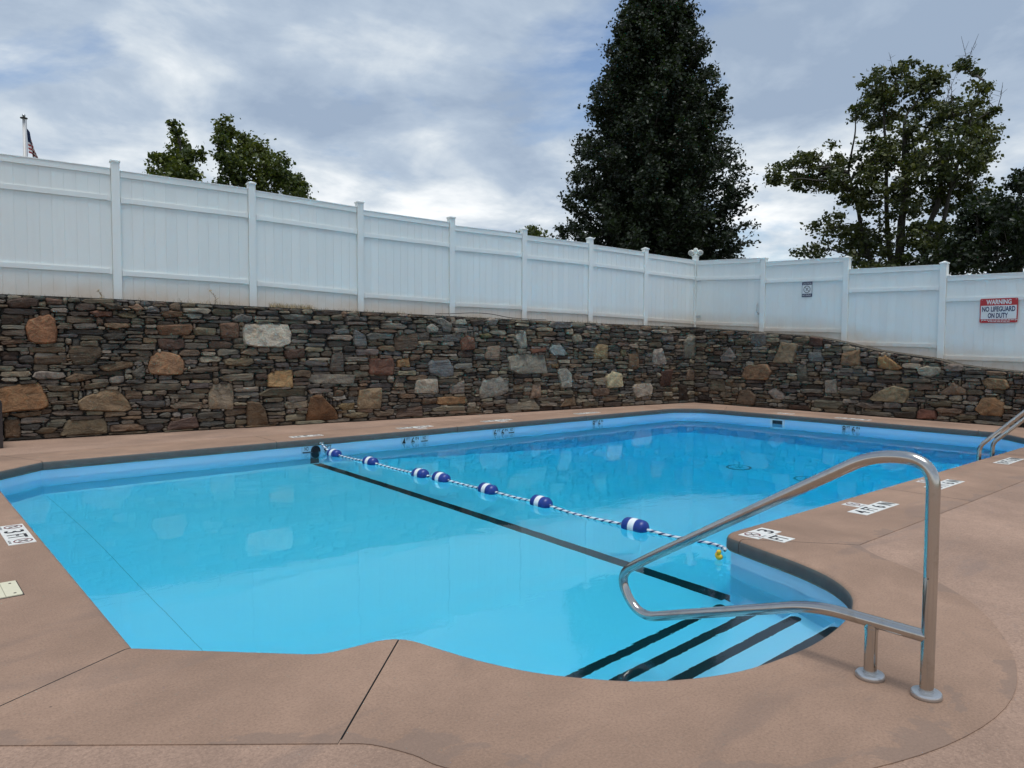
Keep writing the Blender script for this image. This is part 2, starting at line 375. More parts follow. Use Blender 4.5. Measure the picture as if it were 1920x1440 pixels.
# ------------------------------------------------------------------ layout
Z_WATER = -0.195
UP = Vector((0, 0, 1))
PA = Vector((2.0, 11.52, 0)); DA = Vector((11.67, -1.40, 0)).normalized(); NA = Vector((-DA.y, DA.x, 0))     # long stone wall, NA points away from the pool
PB = Vector((14.35, 10.0, 0)); DB = Vector((-0.02, -1.0, 0)).normalized(); NB = Vector((-DB.y, DB.x, 0))    # side stone wall
def interp(tab, x):
    if x <= tab[0][0]: return tab[0][1]
    for (a, va_), (b_, vb) in zip(tab, tab[1:]):
        if x <= b_: return va_ + (vb - va_) * (x - a) / (b_ - a)
    return tab[-1][1]
TOP_A = [(-14, 1.96), (-0.73, 1.94), (0.56, 1.93), (2.5, 1.89), (4.65, 1.86), (7.31, 1.81), (10.68, 1.765), (12.5, 1.76)]
TOP_B = [(-0.3, 1.76), (1.31, 1.65), (1.95, 1.59), (2.77, 1.53), (3.43, 1.41), (4.05, 1.26), (4.54, 1.19), (5.13, 1.11), (5.52, 1.0), (6.0, 0.95), (6.47, 0.91), (9.0, 0.86), (16, 0.8)]

def arc_pts(a, b, c_, n):
    return [tuple((Vector(a) * (1 - t) ** 2 + Vector(b) * 2 * t * (1 - t) + Vector(c_) * t * t))[:2] for t in [k / n for k in range(n + 1)]]
ALCOVE = [(4.38, 2.76), (4.345, 2.66), (4.27, 2.42), (4.18, 2.14), (4.05, 1.89), (3.86, 1.70), (3.60, 1.585), (3.30, 1.53), (3.0, 1.52), (2.65, 1.565), (2.41, 1.655), (2.22, 1.78), (2.08, 1.93), (1.955, 2.11), (1.86, 2.33), (1.80, 2.54)]
alc = [tuple(p)[:2] for p in catmull([(*p, 0) for p in ALCOVE], 4)]
EDGE = [(0.8, 3.385), (0.8, 8.85), (1.345, 9.385), (4.0, 9.375), (7.0, 9.37), (10.0, 9.365), (12.30, 9.36)]
EDGE += arc_pts((12.5, 9.36, 0), (13.12, 9.25, 0), (13.15, 8.45, 0), 8)
EDGE += [(13.15, 3.85)] + arc_pts((13.13, 3.62, 0), (13.02, 3.45, 0), (12.75, 3.22, 0), 3) + [(12.32, 2.82), (9.5, 2.82), (7.0, 2.82)]
EDGE += arc_pts((4.56, 2.83, 0), (4.42, 2.83, 0), (4.38, 2.76, 0), 5)[:-1] + alc + arc_pts((1.775, 2.64, 0), (1.735, 2.79, 0), (1.56, 2.79, 0), 8) + arc_pts((1.47, 2.80, 0), (1.39, 2.80, 0), (1.33, 2.862, 0), 4)
OUTER = [(0.05, 2.99), (0.05, 9.17), (1.04, 10.13), (4.0, 10.12), (7.0, 10.11), (10.0, 10.1), (12.62, 10.1), (13.88, 8.85), (13.88, 3.5), (12.62, 2.075), (9.5, 2.07), (7.0, 2.07), (4.85, 2.08), (4.69, 1.90), (4.51, 1.58), (4.23, 1.26), (3.88, 1.02), (3.46, 0.84), (3.05, 0.77), (2.6, 0.82), (2.15, 0.98), (1.75, 1.22), (1.45, 1.50), (1.285, 1.78), (1.25, 1.90), (1.18, 2.04), (1.1, 2.115)]
OUTER = OUTER[:12] + [tuple(p)[:2] for p in catmull([(*p, 0) for p in OUTER[12:]], 4)]
def offset_poly(poly, d):
    """move a closed 2-D outline to its left by d (mitred)"""
    out = []; n = len(poly)
    for i in range(n):
        a, b_, c_ = Vector(poly[i - 1]), Vector(poly[i]), Vector(poly[(i + 1) % n])
        e1 = (b_ - a).normalized(); e2 = (c_ - b_).normalized(); n1 = Vector((-e1.y, e1.x)); n2 = Vector((-e2.y, e2.x))
        m_ = (n1 + n2); k = m_.dot(n1); m_ = m_ / max(k, 0.5) if k > 1e-6 else n1
        out.append(tuple(b_ + m_ * d))
    return out
# EDGE runs clockwise seen from above (left end up, long side right): its left is the deck side
WALLED = offset_poly(EDGE, 0.03)
BODY = offset_poly(EDGE, 0.055)
def tri_fill(loops, z):
    bm = bmesh.new(); es = []
    for L in loops:
        vv = [bm.verts.new((x, y, z if not callable(z) else z(x, y))) for x, y in L]
        for i in range(len(vv)): es.append(bm.edges.new((vv[i], vv[(i + 1) % len(vv)])))
    bmesh.ops.triangle_fill(bm, use_beauty=True, use_dissolve=False, edges=es)
    bm.verts.index_update()
    for f_ in bm.faces:
        if f_.normal.z < 0: f_.normal_flip()
    v = [tuple(q.co) for q in bm.verts]; fs = [tuple(q.index for q in f_.verts) for f_ in bm.faces]; bm.free(); return v, fs

# ------------------------------------------------------------------ ground
wa0 = PA + DA * -14; wa1 = PA + DA * 12.62; wb1 = PB + DB * 16
gv, gf = [], []
def quad(*p):
    n_ = len(gv); gv.extend(p); gf.append(tuple(range(n_, n_ + len(p))))
# upper terrace behind the stone walls
rimA = [(PA + DA * s + NA * 0.42, interp(TOP_A, s) - 0.05) for s in (-14, -4, 0, 3, 6, 9, 12.4)]
rimB = [(PB + DB * s + NB * 0.42, interp(TOP_B, s) - 0.05) for s in (0, 1.3, 2.8, 3.4, 4.1, 4.6, 5.2, 6.0, 7.5, 10, 16)]
rim = [(p.x, p.y, z) for p, z in rimA[:-1]] + [(PA.x + DA.x * 12.4 + 0.9, PA.y + DA.y * 12.4 + 0.3, 1.71)] + [(p.x, p.y, z) for p, z in rimB[1:]]
far_ = []
for i, p in enumerate(rim):
    a = math.radians(150 - 215 * i / (len(rim) - 1)); far_.append((700 * math.cos(a), 700 * math.sin(a), 1.6))
mid_ = [tuple(Vector(p) * 0.95 + Vector(q) * 0.05 + Vector((0, 0, 0.0))) for p, q in zip(rim, far_)]
mid_ = [(x, y, 1.75) for x, y, z in mid_]
for i in range(len(rim) - 1):
    quad(rim[i], rim[i + 1], mid_[i + 1], mid_[i]); quad(mid_[i], mid_[i + 1], far_[i + 1], far_[i])
# lower lawn beyond the deck, on the viewer's side
low_ = [(wa0.x - .3, wa0.y, -0.05), (-11.9, 12, -0.05), (-11.9, -13, -0.05), (wb1.x, -13, -0.05), (wb1.x + .3, wb1.y, -0.05)]
lfar = [(far_[0][0], far_[0][1], -1.0), (-700, -100, -1.0), (-500, -600, -1.0), (300, -700, -1.0), (far_[-1][0], far_[-1][1], -1.0)]
for i in range(4): quad(low_[i], lfar[i], lfar[i + 1], low_[i + 1])
quad(rim[0], mid_[0], far_[0], lfar[0], low_[0]); quad(rim[-1], low_[-1], lfar[-1], far_[-1], mid_[-1])
tag(mesh('ground', gv, gf, MAT['grass'], origin=(0, 0, 0)), kind='structure')

# ------------------------------------------------------------------ deck and coping
deck_outer = [(-12, -13.2), (wb1.x, -13.2), (PB.x + 0.25, PB.y + 0.2), tuple(PA + DA * -14 + NA * 0.1)[:2]]
v, f = tri_fill([deck_outer, offset_poly(OUTER, -0.03)], -0.004)
deck = tag(mesh('pool_deck', v, f, MAT['deck_concrete'], origin=(0, 0, -0.007)), kind='structure')
# dark filler strip that shows in the joint round the coping and between its slabs
outer_gap = offset_poly(OUTER, 0.03); v, f = tri_fill([outer_gap, offset_poly(EDGE, 0.06)], -0.030)
tag(mesh('joint_filler', v, f, MAT['joint_filler'], deck, origin=(0, 0, -0.02)))
coping = empty('pool_coping', (6.9, 6.0, 0)); tag(coping, kind='structure')
def near_idx(poly, p): return min(range(len(poly)), key=lambda i: (poly[i][0] - p[0]) ** 2 + (poly[i][1] - p[1]) ** 2)
NOSE = [(0.040, 0.0), (0.020, -0.004), (0.008, -0.014), (0.0, -0.034), (0.0, -0.090), (0.012, -0.104), (0.06, -0.106)]
rings = [offset_poly(EDGE, d) if d else list(EDGE) for d, z in NOSE]
OUT_IN = offset_poly(OUTER, -0.001)
joints = [((0.8, 3.385), (0.05, 2.99)), ((0.8, 8.85), (0.05, 9.17)), ((1.345, 9.385), (1.04, 10.13)), ((4.0, 9.375), (4.0, 10.12)), ((7.0, 9.37), (7.0, 10.11)), ((10.0, 9.365), (10.0, 10.1)), ((12.30, 9.36), (12.62, 10.1)),
          ((13.15, 8.45), (13.88, 8.85)), ((13.15, 3.85), (13.88, 3.5)), ((12.32, 2.82), (12.62, 2.075)), ((9.5, 2.82), (9.5, 2.07)), ((7.0, 2.82), (7.0, 2.07)), ((4.345, 2.66), (4.85, 2.08)), ((1.735, 2.745), (1.1, 2.115))]
jj = [(near_idx(EDGE, a), near_idx(OUTER, b_)) for a, b_ in joints]
for k in range(len(jj)):
    (a0, b0), (a1, b1) = jj[k], jj[(k + 1) % len(jj)]
    ia = list(range(a0, a1 + 1)) if a1 > a0 else list(range(a0, len(EDGE))) + list(range(0, a1 + 1))
    ib = list(range(b0, b1 + 1)) if b1 > b0 else list(range(b0, len(OUTER))) + list(range(0, b1 + 1))
    nose = [[Vector((*R_[i], z)) for i in ia] for R_, (d, z) in zip(rings, NOSE)]
    outp = [Vector((*OUT_IN[i], 0)) for i in ib]
    # draw both ends back a few millimetres so that the joint opens
    for row in nose + [outp]:
        if len(row) > 1:
            row[0] = row[0] + (row[1] - row[0]).normalized() * 0.0035; row[-1] = row[-1] + (row[-2] - row[-1]).normalized() * 0.0035
    vv = []; ff = []
    nA_, nB_ = len(ia), len(ib)
    top_loop = nose[0] + list(reversed(outp))
    vv += top_loop; ff.append(tuple(range(len(top_loop))))
    base = len(vv)
    for row in nose: vv += row
    for r_ in range(len(nose) - 1):
        for i in range(nA_ - 1): ff.append((base + r_ * nA_ + i, base + r_ * nA_ + i + 1, base + (r_ + 1) * nA_ + i + 1, base + (r_ + 1) * nA_ + i))
    base = len(vv); vv += [p + Vector((0, 0, -0.018)) for p in outp]
    for i in range(nB_ - 1): ff.append((nA_ + nB_ - 1 - i, nA_ + nB_ - 2 - i, base + i + 1, base + i))
    # the two end faces
    for e in (0, 1):
        i_n = 0 if e == 0 else nA_ - 1; i_o = 0 if e == 0 else nB_ - 1
        prof = [row[i_n] for row in nose] + [outp[i_o] + Vector((0, 0, -0.018)), outp[i_o]]
        base = len(vv); vv += prof; ff.append(tuple(base + q for q in (range(len(prof)) if e else reversed(range(len(prof))))))
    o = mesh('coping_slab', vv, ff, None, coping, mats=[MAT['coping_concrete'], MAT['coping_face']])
    bm = bmesh.new(); bm.from_mesh(o.data); bmesh.ops.remove_doubles(bm, verts=bm.verts, dist=0.0004)
    big_f = [q for q in bm.faces if len(q.verts) > 4]; bmesh.ops.triangulate(bm, faces=big_f); bmesh.ops.recalc_face_normals(bm, faces=bm.faces)
    for q in bm.faces:
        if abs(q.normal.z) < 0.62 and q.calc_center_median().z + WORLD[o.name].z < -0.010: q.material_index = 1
    bm.to_mesh(o.data); bm.free(); wo = WORLD[o.name]
    def rim_of(co):
        x_, y_ = co.x + wo.x, co.y + wo.y; best = 9.0
        for i in range(len(OUTER)):
            (ax, ay), (bx, by) = OUTER[i - 1], OUTER[i]; L2 = (bx - ax) ** 2 + (by - ay) ** 2
            t_ = max(0, min(1, ((x_ - ax) * (bx - ax) + (y_ - ay) * (by - ay)) / L2)); best = min(best, math.hypot(x_ - ax - t_ * (bx - ax), y_ - ay - t_ * (by - ay)))
        return max(0.0, 1 - best / 0.72)
    o.data.attributes.new('rim', 'FLOAT', 'POINT').data.foreach_set('value', [rim_of(q.co) for q in o.data.vertices])
    o.data.polygons.foreach_set('use_smooth', [True] * len(o.data.polygons)); o.data.set_sharp_from_angle(angle=math.radians(40))

# ------------------------------------------------------------------ pool basin
Z_SHALLOW, Z_DEEP = -1.11, -2.79
X_BREAK, X_DEEP = 4.62, 9.9
def floor_z(x): return Z_SHALLOW if x < X_BREAK else Z_DEEP if x > X_DEEP else Z_SHALLOW + (Z_DEEP - Z_SHALLOW) * (x - X_BREAK) / (X_DEEP - X_BREAK)
basin = empty('pool_basin', (6.9, 6.0, Z_DEEP)); tag(basin, kind='structure')
i_alc0 = near_idx(EDGE, (4.38, 2.76)); i_alc1 = near_idx(EDGE, (1.735, 2.74))
vv, ff = [], []
n_ = len(WALLED)
for i, (x, y) in enumerate(WALLED):
    zb = floor_z(x) - 0.12; vv += [(x, y, -0.085), (x, y, zb + 0.18), (x, y, zb)]
for i in range(n_):
    j = (i + 1) % n_
    for k in range(2): ff.append((i * 3 + k, j * 3 + k, j * 3 + k + 1, i * 3 + k + 1))
o = mesh('basin_wall', vv, ff, MAT['pool_paint'], basin, True); o.data.set_sharp_from_angle(angle=math.radians(30))
main = [p for i, p in enumerate(WALLED) if not (i_alc0 <= i <= i_alc1)]
def clip(poly, axis, lim, keep_less):
    out = []; s_ = 1 if keep_less else -1
    for i in range(len(poly)):
        a, b_ = poly[i], poly[(i + 1) % len(poly)]; da = s_ * (a[axis] - lim); db = s_ * (b_[axis] - lim)
        if da <= 0: out.append(a)
        if (da < 0 < db) or (db < 0 < da):
            t_ = da / (da - db); out.append((a[0] + (b_[0] - a[0]) * t_, a[1] + (b_[1] - a[1]) * t_))
    return out
big_main = offset_poly(main, 0.01)
vv, ff = [], []
for lo_, hi_ in ((None, X_BREAK), (X_BREAK, X_DEEP), (X_DEEP, None)):
    pl = big_main
    if lo_ is not None: pl = clip(pl, 0, lo_, False)
    if hi_ is not None: pl = clip(pl, 0, hi_, True)
    base = len(vv); vv += [(x, y, floor_z(x)) for x, y in pl]
    for tr_ in tessellate_polygon([[Vector((x, y, 0)) for x, y in pl]]): ff.append(tuple(base + q for q in tr_))
o = mesh('basin_floor', vv, ff, MAT['pool_paint'], basin)
bm = bmesh.new(); bm.from_mesh(o.data); bmesh.ops.recalc_face_normals(bm, faces=bm.faces)
for q in bm.faces:
    if q.normal.z < 0: q.normal_flip()
bm.to_mesh(o.data); bm.free()
# entry steps in the alcove, each a block with a black nosing
alc_poly = [WALLED[i] for i in range(i_alc0, i_alc1 + 1)]
alc_poly = [(4.44, 2.86)] + alc_poly + [(1.68, 2.86)]
STEP_Y = [1.87, 2.185, 2.50, 2.81]
for k, yk in enumerate(STEP_Y):
    zt = Z_WATER - 0.20 * (k + 1); pl = clip(alc_poly, 1, yk, True)
    pl = offset_poly(pl, 0.004)
    MBk = MB(); m_ = len(pl)
    MBk.add([(x, y, zt) for x, y in pl] + [(x, y, zt - 0.34) for x, y in pl], [tuple(reversed(range(m_)))] + [(i, (i + 1) % m_, (i + 1) % m_ + m_, i + m_) for i in range(m_)])
    st = MBk.build('step', MAT['pool_paint'], basin)
    bm = bmesh.new(); bm.from_mesh(st.data); bmesh.ops.recalc_face_normals(bm, faces=bm.faces); bm.to_mesh(st.data); bm.free()
    xs = [x for x, y in pl if abs(y - yk) < 0.02]; x0, x1 = min(xs) + 0.05, max(xs) - (0.10 if k < 3 else 0.13)
    w_ = 0.07; yn = yk - 0.012; ps = []
    for a in range(7): an = -math.pi / 2 + math.pi * a / 6; ps.append((x1 + math.cos(an) * w_ / 2, yn - w_ / 2 + math.sin(an) * w_ / 2))
    for a in range(7): an = math.pi / 2 + math.pi * a / 6; ps.append((x0 + math.cos(an) * w_ / 2, yn - w_ / 2 + math.sin(an) * w_ / 2))
    q_ = MB(); m_ = len(ps); q_.add([(x, y, zt + 0.004) for x, y in ps] + [(x, y, zt - 0.001) for x, y in ps], [tuple(range(m_))] + [(i, (i + 1) % m_, (i + 1) % m_ + m_, i + m_) for i in range(m_)])
    q_.build('step_nosing', MAT['black_tile'], st)
# black break line on floor and wall, painted seam, both main drains
b1_ = MB(); b1_.box((X_BREAK - 0.065, 6.07, Z_SHALLOW + 0.003), 0.125, 6.56, 0.006); b1_.build('break_line', MAT['black_tile'], basin)
b1_ = MB(); b1_.box((X_BREAK - 0.065, 9.402, -0.68), 0.125, 0.006, 0.86); b1_.build('wall_stripe', MAT['black_tile'], basin)
b1_ = MB(); b1_.tube([(1.36, 9.3, Z_SHALLOW), (1.40, 7.4, Z_SHALLOW), (1.405, 5.8, Z_SHALLOW), (1.43, 4.4, Z_SHALLOW), (1.46, 3.2, Z_SHALLOW)], 0.003, 5); b1_.build('floor_seam', simple('seam', (0.32, 0.52, 0.62), 0.7), basin)

# ------------------------------------------------------------------ water
v, f = tri_fill([BODY], Z_WATER)
m_ = len(BODY); vw = [(x, y, Z_WATER) for x, y in BODY] + [(x, y, Z_DEEP - 0.3) for x, y in BODY]
vt, ft = tri_fill([BODY], Z_WATER)
order = {}
for i, p in enumerate(vt): order[i] = min(range(m_), key=lambda q: (BODY[q][0] - p[0]) ** 2 + (BODY[q][1] - p[1]) ** 2)
fw = [tuple(order[i] for i in q) for q in ft] + [tuple(reversed([order[i] + m_ for i in q])) for q in ft] + [(i, (i + 1) % m_, (i + 1) % m_ + m_, i + m_) for i in range(m_)]
wat = mesh('pool_water', vw, fw, MAT['pool_water'], origin=(6.9, 6.0, Z_WATER)); tag(wat, kind='structure')
bm = bmesh.new(); bm.from_mesh(wat.data); bmesh.ops.recalc_face_normals(bm, faces=bm.faces); bm.to_mesh(wat.data); bm.free()

# ------------------------------------------------------------------ stone walls
STONES_LONG = [
 ((-50,151,-46,160,-33,166,-22,168,-16,162,-13,144,-16,129,-40,128,-47,133),128,82,50),
 ((-70,183,-50,190,-34,187,-34,179,-48,175,-66,175),65,52,42),
 ((-27,190,-7,188,-7,181,-25,181),95,75,62),
 ((35,185,57,185,67,181,62,176,50,175),62,55,45),
 ((71,181,84,186,94,178,84,174),105,80,60),
 ((93,174,98,182,107,184,113,179,113,174),95,95,92),
 ((24,172,33,175,52,174,53,167,32,165),90,62,48),
 ((56,170,72,174,84,171,82,166,67,165),85,78,55),
 ((112,175,126,178,146,176,143,169,119,166),88,65,48),
 ((145,172,157,175,172,174,170,167,153,165),90,92,92),
 ((108,156,155,158,158,153,153,143,136,141,111,142),105,75,50),
 ((157,151,164,155,190,153,190,142,159,142),95,90,70),
 ((194,160,221,162,224,154,223,138,196,138),92,65,50),
 ((227,154,232,161,266,163,299,161,304,147,302,130,286,124,249,125,230,128),150,148,135),
 ((109,137,145,137,146,123,130,119,112,122),70,52,42),
 ((4,155,32,157,34,150,19,148,7,149),82,78,72),
 ((41,157,76,158,74,152,55,149,43,152),98,78,60),
 ((40,141,53,146,72,143,66,135,45,133),50,50,50),
 ((-2,119,4,126,37,124,39,113,26,99,5,98,0,106),78,66,52),
 ((-47,123,-6,125,-4,117,-22,116,-47,117),88,80,62),
 ((-42,110,-4,114,-2,102,-22,100,-41,101),75,64,50),
 ((95,96,100,111,114,119,138,113,145,101,142,84,121,83,96,86),128,92,62),
 ((33,97,56,104,78,104,78,97,52,90,39,91),95,75,58),
 ((-6,82,5,88,39,85,18,78,2,75,-4,77),88,75,52),
 ((75,90,91,100,93,84,84,77,77,83),70,70,68),
 ((-88,72,-38,77,-32,70,-25,45,-36,40,-89,37),118,86,52),
 ((-30,72,-8,71,13,71,11,64,-25,64),85,76,65),
 ((14,70,27,75,47,76,43,68,17,64),88,80,68),
 ((7,49,17,56,43,66,55,66,65,55,76,36,66,32,10,37),108,92,66),
 ((72,67,86,72,140,71,138,61,84,62),80,76,68),
 ((143,66,157,72,178,71,178,63,148,62),75,74,70),
 ((119,56,174,55,172,47,124,49),98,92,82),
 ((177,53,183,69,212,70,215,52,213,29,178,31),112,98,82),
 ((123,39,133,44,169,42,168,32,127,34),92,85,70),
 ((78,46,118,47,118,37,90,37),55,54,54),
 ((-14,4,-6,24,39,25,43,16,43,3,-12,3),85,72,53),
 ((46,14,78,15,89,11,90,6,72,4,46,5),85,65,50),
 ((91,13,114,14,117,8,109,2,93,3),70,72,74),
 ((119,5,123,15,160,22,165,4,119,2),82,62,58),
 ((-76,26,-72,29,-59,29,-58,4,-76,4),80,60,42),
 ((232,41,252,39,262,24,266,1,233,1),78,64,43),
 ((-45,11,-32,16,-16,14,-22,8,-37,7),78,70,52),
 ((-25,50,4,52,4,46,-23,46),88,80,70),
 ((-71,36,-34,39,-34,33,-58,30),92,75,55),
 ((198,105,209,108,243,107,245,100,231,94,201,98),95,85,62),
 ((146,91,193,96,193,88,163,85),90,78,65),
 ((-76,166,-51,168,-50,156,-60,152,-76,153),58,46,38),
 ((-78,131,-52,136,-48,129,-76,126),78,60,46),
 ((224,115,235,123,249,122,253,113,241,110),95,88,68),
 ((212,167,226,176,244,171,241,164,217,162),84,84,80),
 ((407,150,411,156,430,146,433,126,408,126),80,84,86),
 ((482,140,490,148,526,150,527,124,510,118,482,119),72,60,48),
 ((615,139,627,149,644,142,646,122,618,119),100,66,48),
 ((544,162,555,168,570,160,567,152,547,151),112,110,106),
 ((550,175,576,179,598,168,596,152,579,153,574,165),100,98,92),
 ((579,148,617,150,615,136,579,135),85,86,84),
 ((668,112,673,127,703,130,699,100,668,102),100,86,72),
 ((291,119,325,124,327,108,294,105),62,42,34),
 ((366,99,372,115,390,115,391,84,366,84),72,70,64),
 ((436,106,479,108,482,89,479,76,435,78),92,62,48),
 ((486,103,510,109,513,90,487,90),112,82,48),
 ((548,98,555,103,590,104,600,88,599,73,574,72,550,79),85,96,102),
 ((265,81,280,89,306,89,305,60,265,62),142,106,62),
 ((329,76,338,81,410,79,407,64,344,64,330,69),112,106,98),
 ((520,44,524,68,568,69,572,42,563,40),128,122,112),
 ((590,54,624,66,624,39,593,40),95,92,85),
 ((655,37,662,64,701,71,722,63,724,40,704,33,659,29),114,112,108),
 ((325,4,333,45,351,48,366,31,378,19,381,5),90,60,34),
 ((412,20,418,54,459,56,457,19),115,97,69),
 ((378,28,392,33,411,32,407,20,389,19),102,85,58),
 ((482,3,489,18,536,22,538,3),78,61,50),
 ((566,36,626,35,626,22,585,20,566,23),118,87,52),
 ((252,52,265,59,326,58,328,46,279,45,252,49),80,72,58),
 ((290,33,296,38,330,39,329,27,294,26),105,96,82),
 ((554,15,579,19,623,17,623,10,558,10),98,92,82),
 ((385,12,411,16,434,13,432,7,406,5),92,80,60),
 ((442,16,482,16,479,7,447,6),88,76,62),
 ((410,122,452,122,453,112,413,111),95,92,86),
 ((312,100,333,104,362,100,361,94,333,93),78,78,76),
 ((392,108,432,109,435,102,394,101),100,96,88),
 ((528,136,570,137,568,129,530,129),115,108,92),
 ((373,152,388,156,402,155,402,147,379,146),85,86,84),
 ((630,14,647,13,665,3,627,3),85,78,66),
 ((368,42,392,46,396,39,380,35),105,104,102),
 ((653,150,676,152,687,145,664,141),80,77,50),
 ((486,84,524,85,524,76,487,76),100,95,82),
 ((719,107,744,114,811,112,817,74,747,74,722,81),104,102,97),
 ((715,17,732,19,783,23,796,3,716,3),98,92,80),
 ((632,176,664,178,667,168,641,164),66,62,56),
 ((670,177,682,181,698,178,691,165,676,166),104,102,98),
 ((607,177,624,178,630,170,618,165,604,167),110,108,100),
 ((600,161,630,162,628,152,601,152),98,95,90),
 ((370,177,388,180,388,170,370,169),72,64,56),
 ((390,176,416,179,421,170,393,168),70,68,64),
 ((734,145,746,156,762,158,766,127,750,123),117,120,114),
 ((816,122,828,133,848,132,862,114,855,109,828,109),95,110,110),
 ((934,125,947,134,973,132,976,103,936,101),128,107,73),
 ((838,82,859,88,876,73,877,45,849,43),117,118,116),
 ((968,66,985,77,1016,72,1018,41,971,41),143,133,107),
 ((1045,41,1055,48,1100,49,1108,38,1104,22,1056,16),127,120,107),
 ((771,25,779,54,799,56,797,27),102,89,70),
 ((844,6,860,22,884,27,890,7),94,79,58),
 ((875,149,886,154,900,152,904,137,879,136),110,105,95),
 ((1201,141,1216,152,1246,153,1246,103,1209,101),100,98,94),
 ((1104,99,1108,123,1135,126,1148,90,1128,86,1107,89),108,106,102),
 ((1031,82,1034,114,1062,118,1064,82,1047,79),88,66,45),
 ((1129,39,1132,75,1166,78,1162,37),70,48,38),
 ((1189,6,1190,44,1215,42,1218,5),42,29,22),
 ((1210,52,1216,77,1246,79,1245,50),90,71,58),
 ((928,36,948,43,978,40,976,26,938,23),84,66,52),
 ((949,16,967,24,1005,25,1001,15,971,12),98,84,66),
 ((788,27,848,26,846,18,796,19),88,82,70),
 ((829,38,877,39,879,30,829,31),90,84,74),
 ((798,15,838,15,836,8,799,9),105,100,90),
 ((772,123,811,127,813,118,775,114),97,62,42),
 ((946,171,976,174,980,163,954,160),98,92,78),
 ((914,169,939,175,945,164,918,161),98,95,85),
 ((812,170,831,178,875,175,875,166,838,162),82,82,78),
 ((880,69,921,68,919,59,884,61),104,88,72),
 ((1132,155,1168,156,1168,141,1135,140),84,84,80),
 ((1011,123,1026,124,1028,108,1012,108),98,88,60),
 ((732,54,757,54,756,43,732,42),98,88,70),
 ((909,15,949,13,949,3,909,4),84,78,68),
 ((822,94,842,95,844,85,825,85),108,80,50),
]
STONES_SIDE = [
 ((67,106,92,130,109,106,103,96,72,94),87,86,84),
 ((120,65,133,91,184,93,198,77,185,59,127,57),108,83,58),
 ((42,29,45,54,80,55,84,28),84,77,64),
 ((109,2,118,33,141,39,161,24,155,3),80,67,54),
 ((143,138,147,159,179,160,180,133,158,128),84,84,86),
 ((34,65,87,67,88,58,41,56),80,78,75),
 ((5,35,38,38,38,26,8,24),92,85,72),
 ((10,4,10,18,39,18,50,7),40,33,28),
 ((102,146,138,149,138,133,105,131),64,60,48),
 ((196,96,213,141,254,136,244,95),100,86,68),
 ((273,109,276,120,301,120,312,102,279,98),78,85,92),
 ((341,94,344,118,380,126,381,93),108,83,58),
 ((411,96,413,111,428,116,459,92,445,87,414,91),128,93,52),
 ((275,133,278,151,303,148,305,131),70,46,38),
 ((483,91,500,98,522,96,522,85,505,76,487,81),120,117,110),
 ((525,94,535,103,556,100,558,90,531,87),88,87,84),
 ((250,92,270,98,277,60,253,58),78,76,72),
 ((311,64,335,69,337,38,312,38),107,102,94),
 ((399,32,420,49,444,60,470,54,471,44,466,28,408,28),110,100,77),
 ((518,49,544,70,563,58,565,49,524,45),100,87,66),
 ((585,75,595,80,624,77,629,66,621,60,594,60),100,83,60),
 ((577,24,588,45,606,48,622,39,619,15,587,15),115,91,55),
 ((485,13,491,20,516,19,520,3,485,1),96,58,42),
 ((290,10,292,24,347,25,352,19,337,7,293,7),84,79,69),
 ((186,34,204,46,226,30,226,19,202,19),107,104,100),
 ((384,2,389,9,441,9,441,0,389,-3),78,74,66),
 ((374,18,381,24,426,24,426,16,399,12),88,84,74),
 ((443,10,484,15,484,1,446,0),52,47,42),
 ((358,0,358,19,371,22,376,1),68,62,54),
 ((235,11,276,11,286,2,235,0),64,48,38),
 ((455,75,505,75,508,68,458,64),88,80,68),
 ((345,50,382,52,385,39,362,34,341,39),82,80,72),
 ((341,89,386,89,387,80,343,80),76,76,76),
 ((321,79,366,80,366,74,321,74),90,88,84),
 ((498,33,541,37,542,27,513,24),78,72,56),
 ((260,44,307,46,306,37,264,36),85,80,74),
 ((544,10,579,17,582,8,555,4),75,68,50),
 ((560,92,593,92,593,85,562,84),68,66,62),
 ((637,46,659,50,661,37,637,38),76,76,74),
 ((307,128,344,130,344,120,309,120),84,78,66),
 ((632,80,660,78,660,70,634,70),58,56,54),
]

def lin(c): c /= 255.0; return c / 12.92 if c <= 0.04045 else ((c + 0.055) / 1.055) ** 2.4
STONE_GAIN = 1.62
def tint_of(c, r):
    g_ = sum(c) / 3; c = [q * 0.66 + g_ * 0.34 for q in c]
    return tuple(min(0.75, lin(q) * STONE_GAIN * w * (1 + r.uniform(-0.05, 0.05))) for q, w in zip(c, (1.10, 1.0, 0.88)))
FILL = [(74, 70, 62), (86, 80, 69), (64, 62, 59), (92, 84, 70), (54, 53, 51), (80, 69, 56), (104, 98, 87), (84, 68, 54), (76, 78, 76), (116, 110, 98), (60, 50, 43), (82, 79, 72), (94, 78, 60), (68, 68, 68), (108, 100, 84), (96, 94, 88)]
def inside(poly, x, y):
    c = False; n__ = len(poly)
    for i in range(n__):
        (x1, y1), (x2, y2) = poly[i], poly[i - 1]
        if (y1 > y) != (y2 > y) and x < (x2 - x1) * (y - y1) / (y2 - y1) + x1: c = not c
    return c
def area(poly): return abs(sum(poly[i - 1][0] * poly[i][1] - poly[i][0] * poly[i - 1][1] for i in range(len(poly)))) / 2
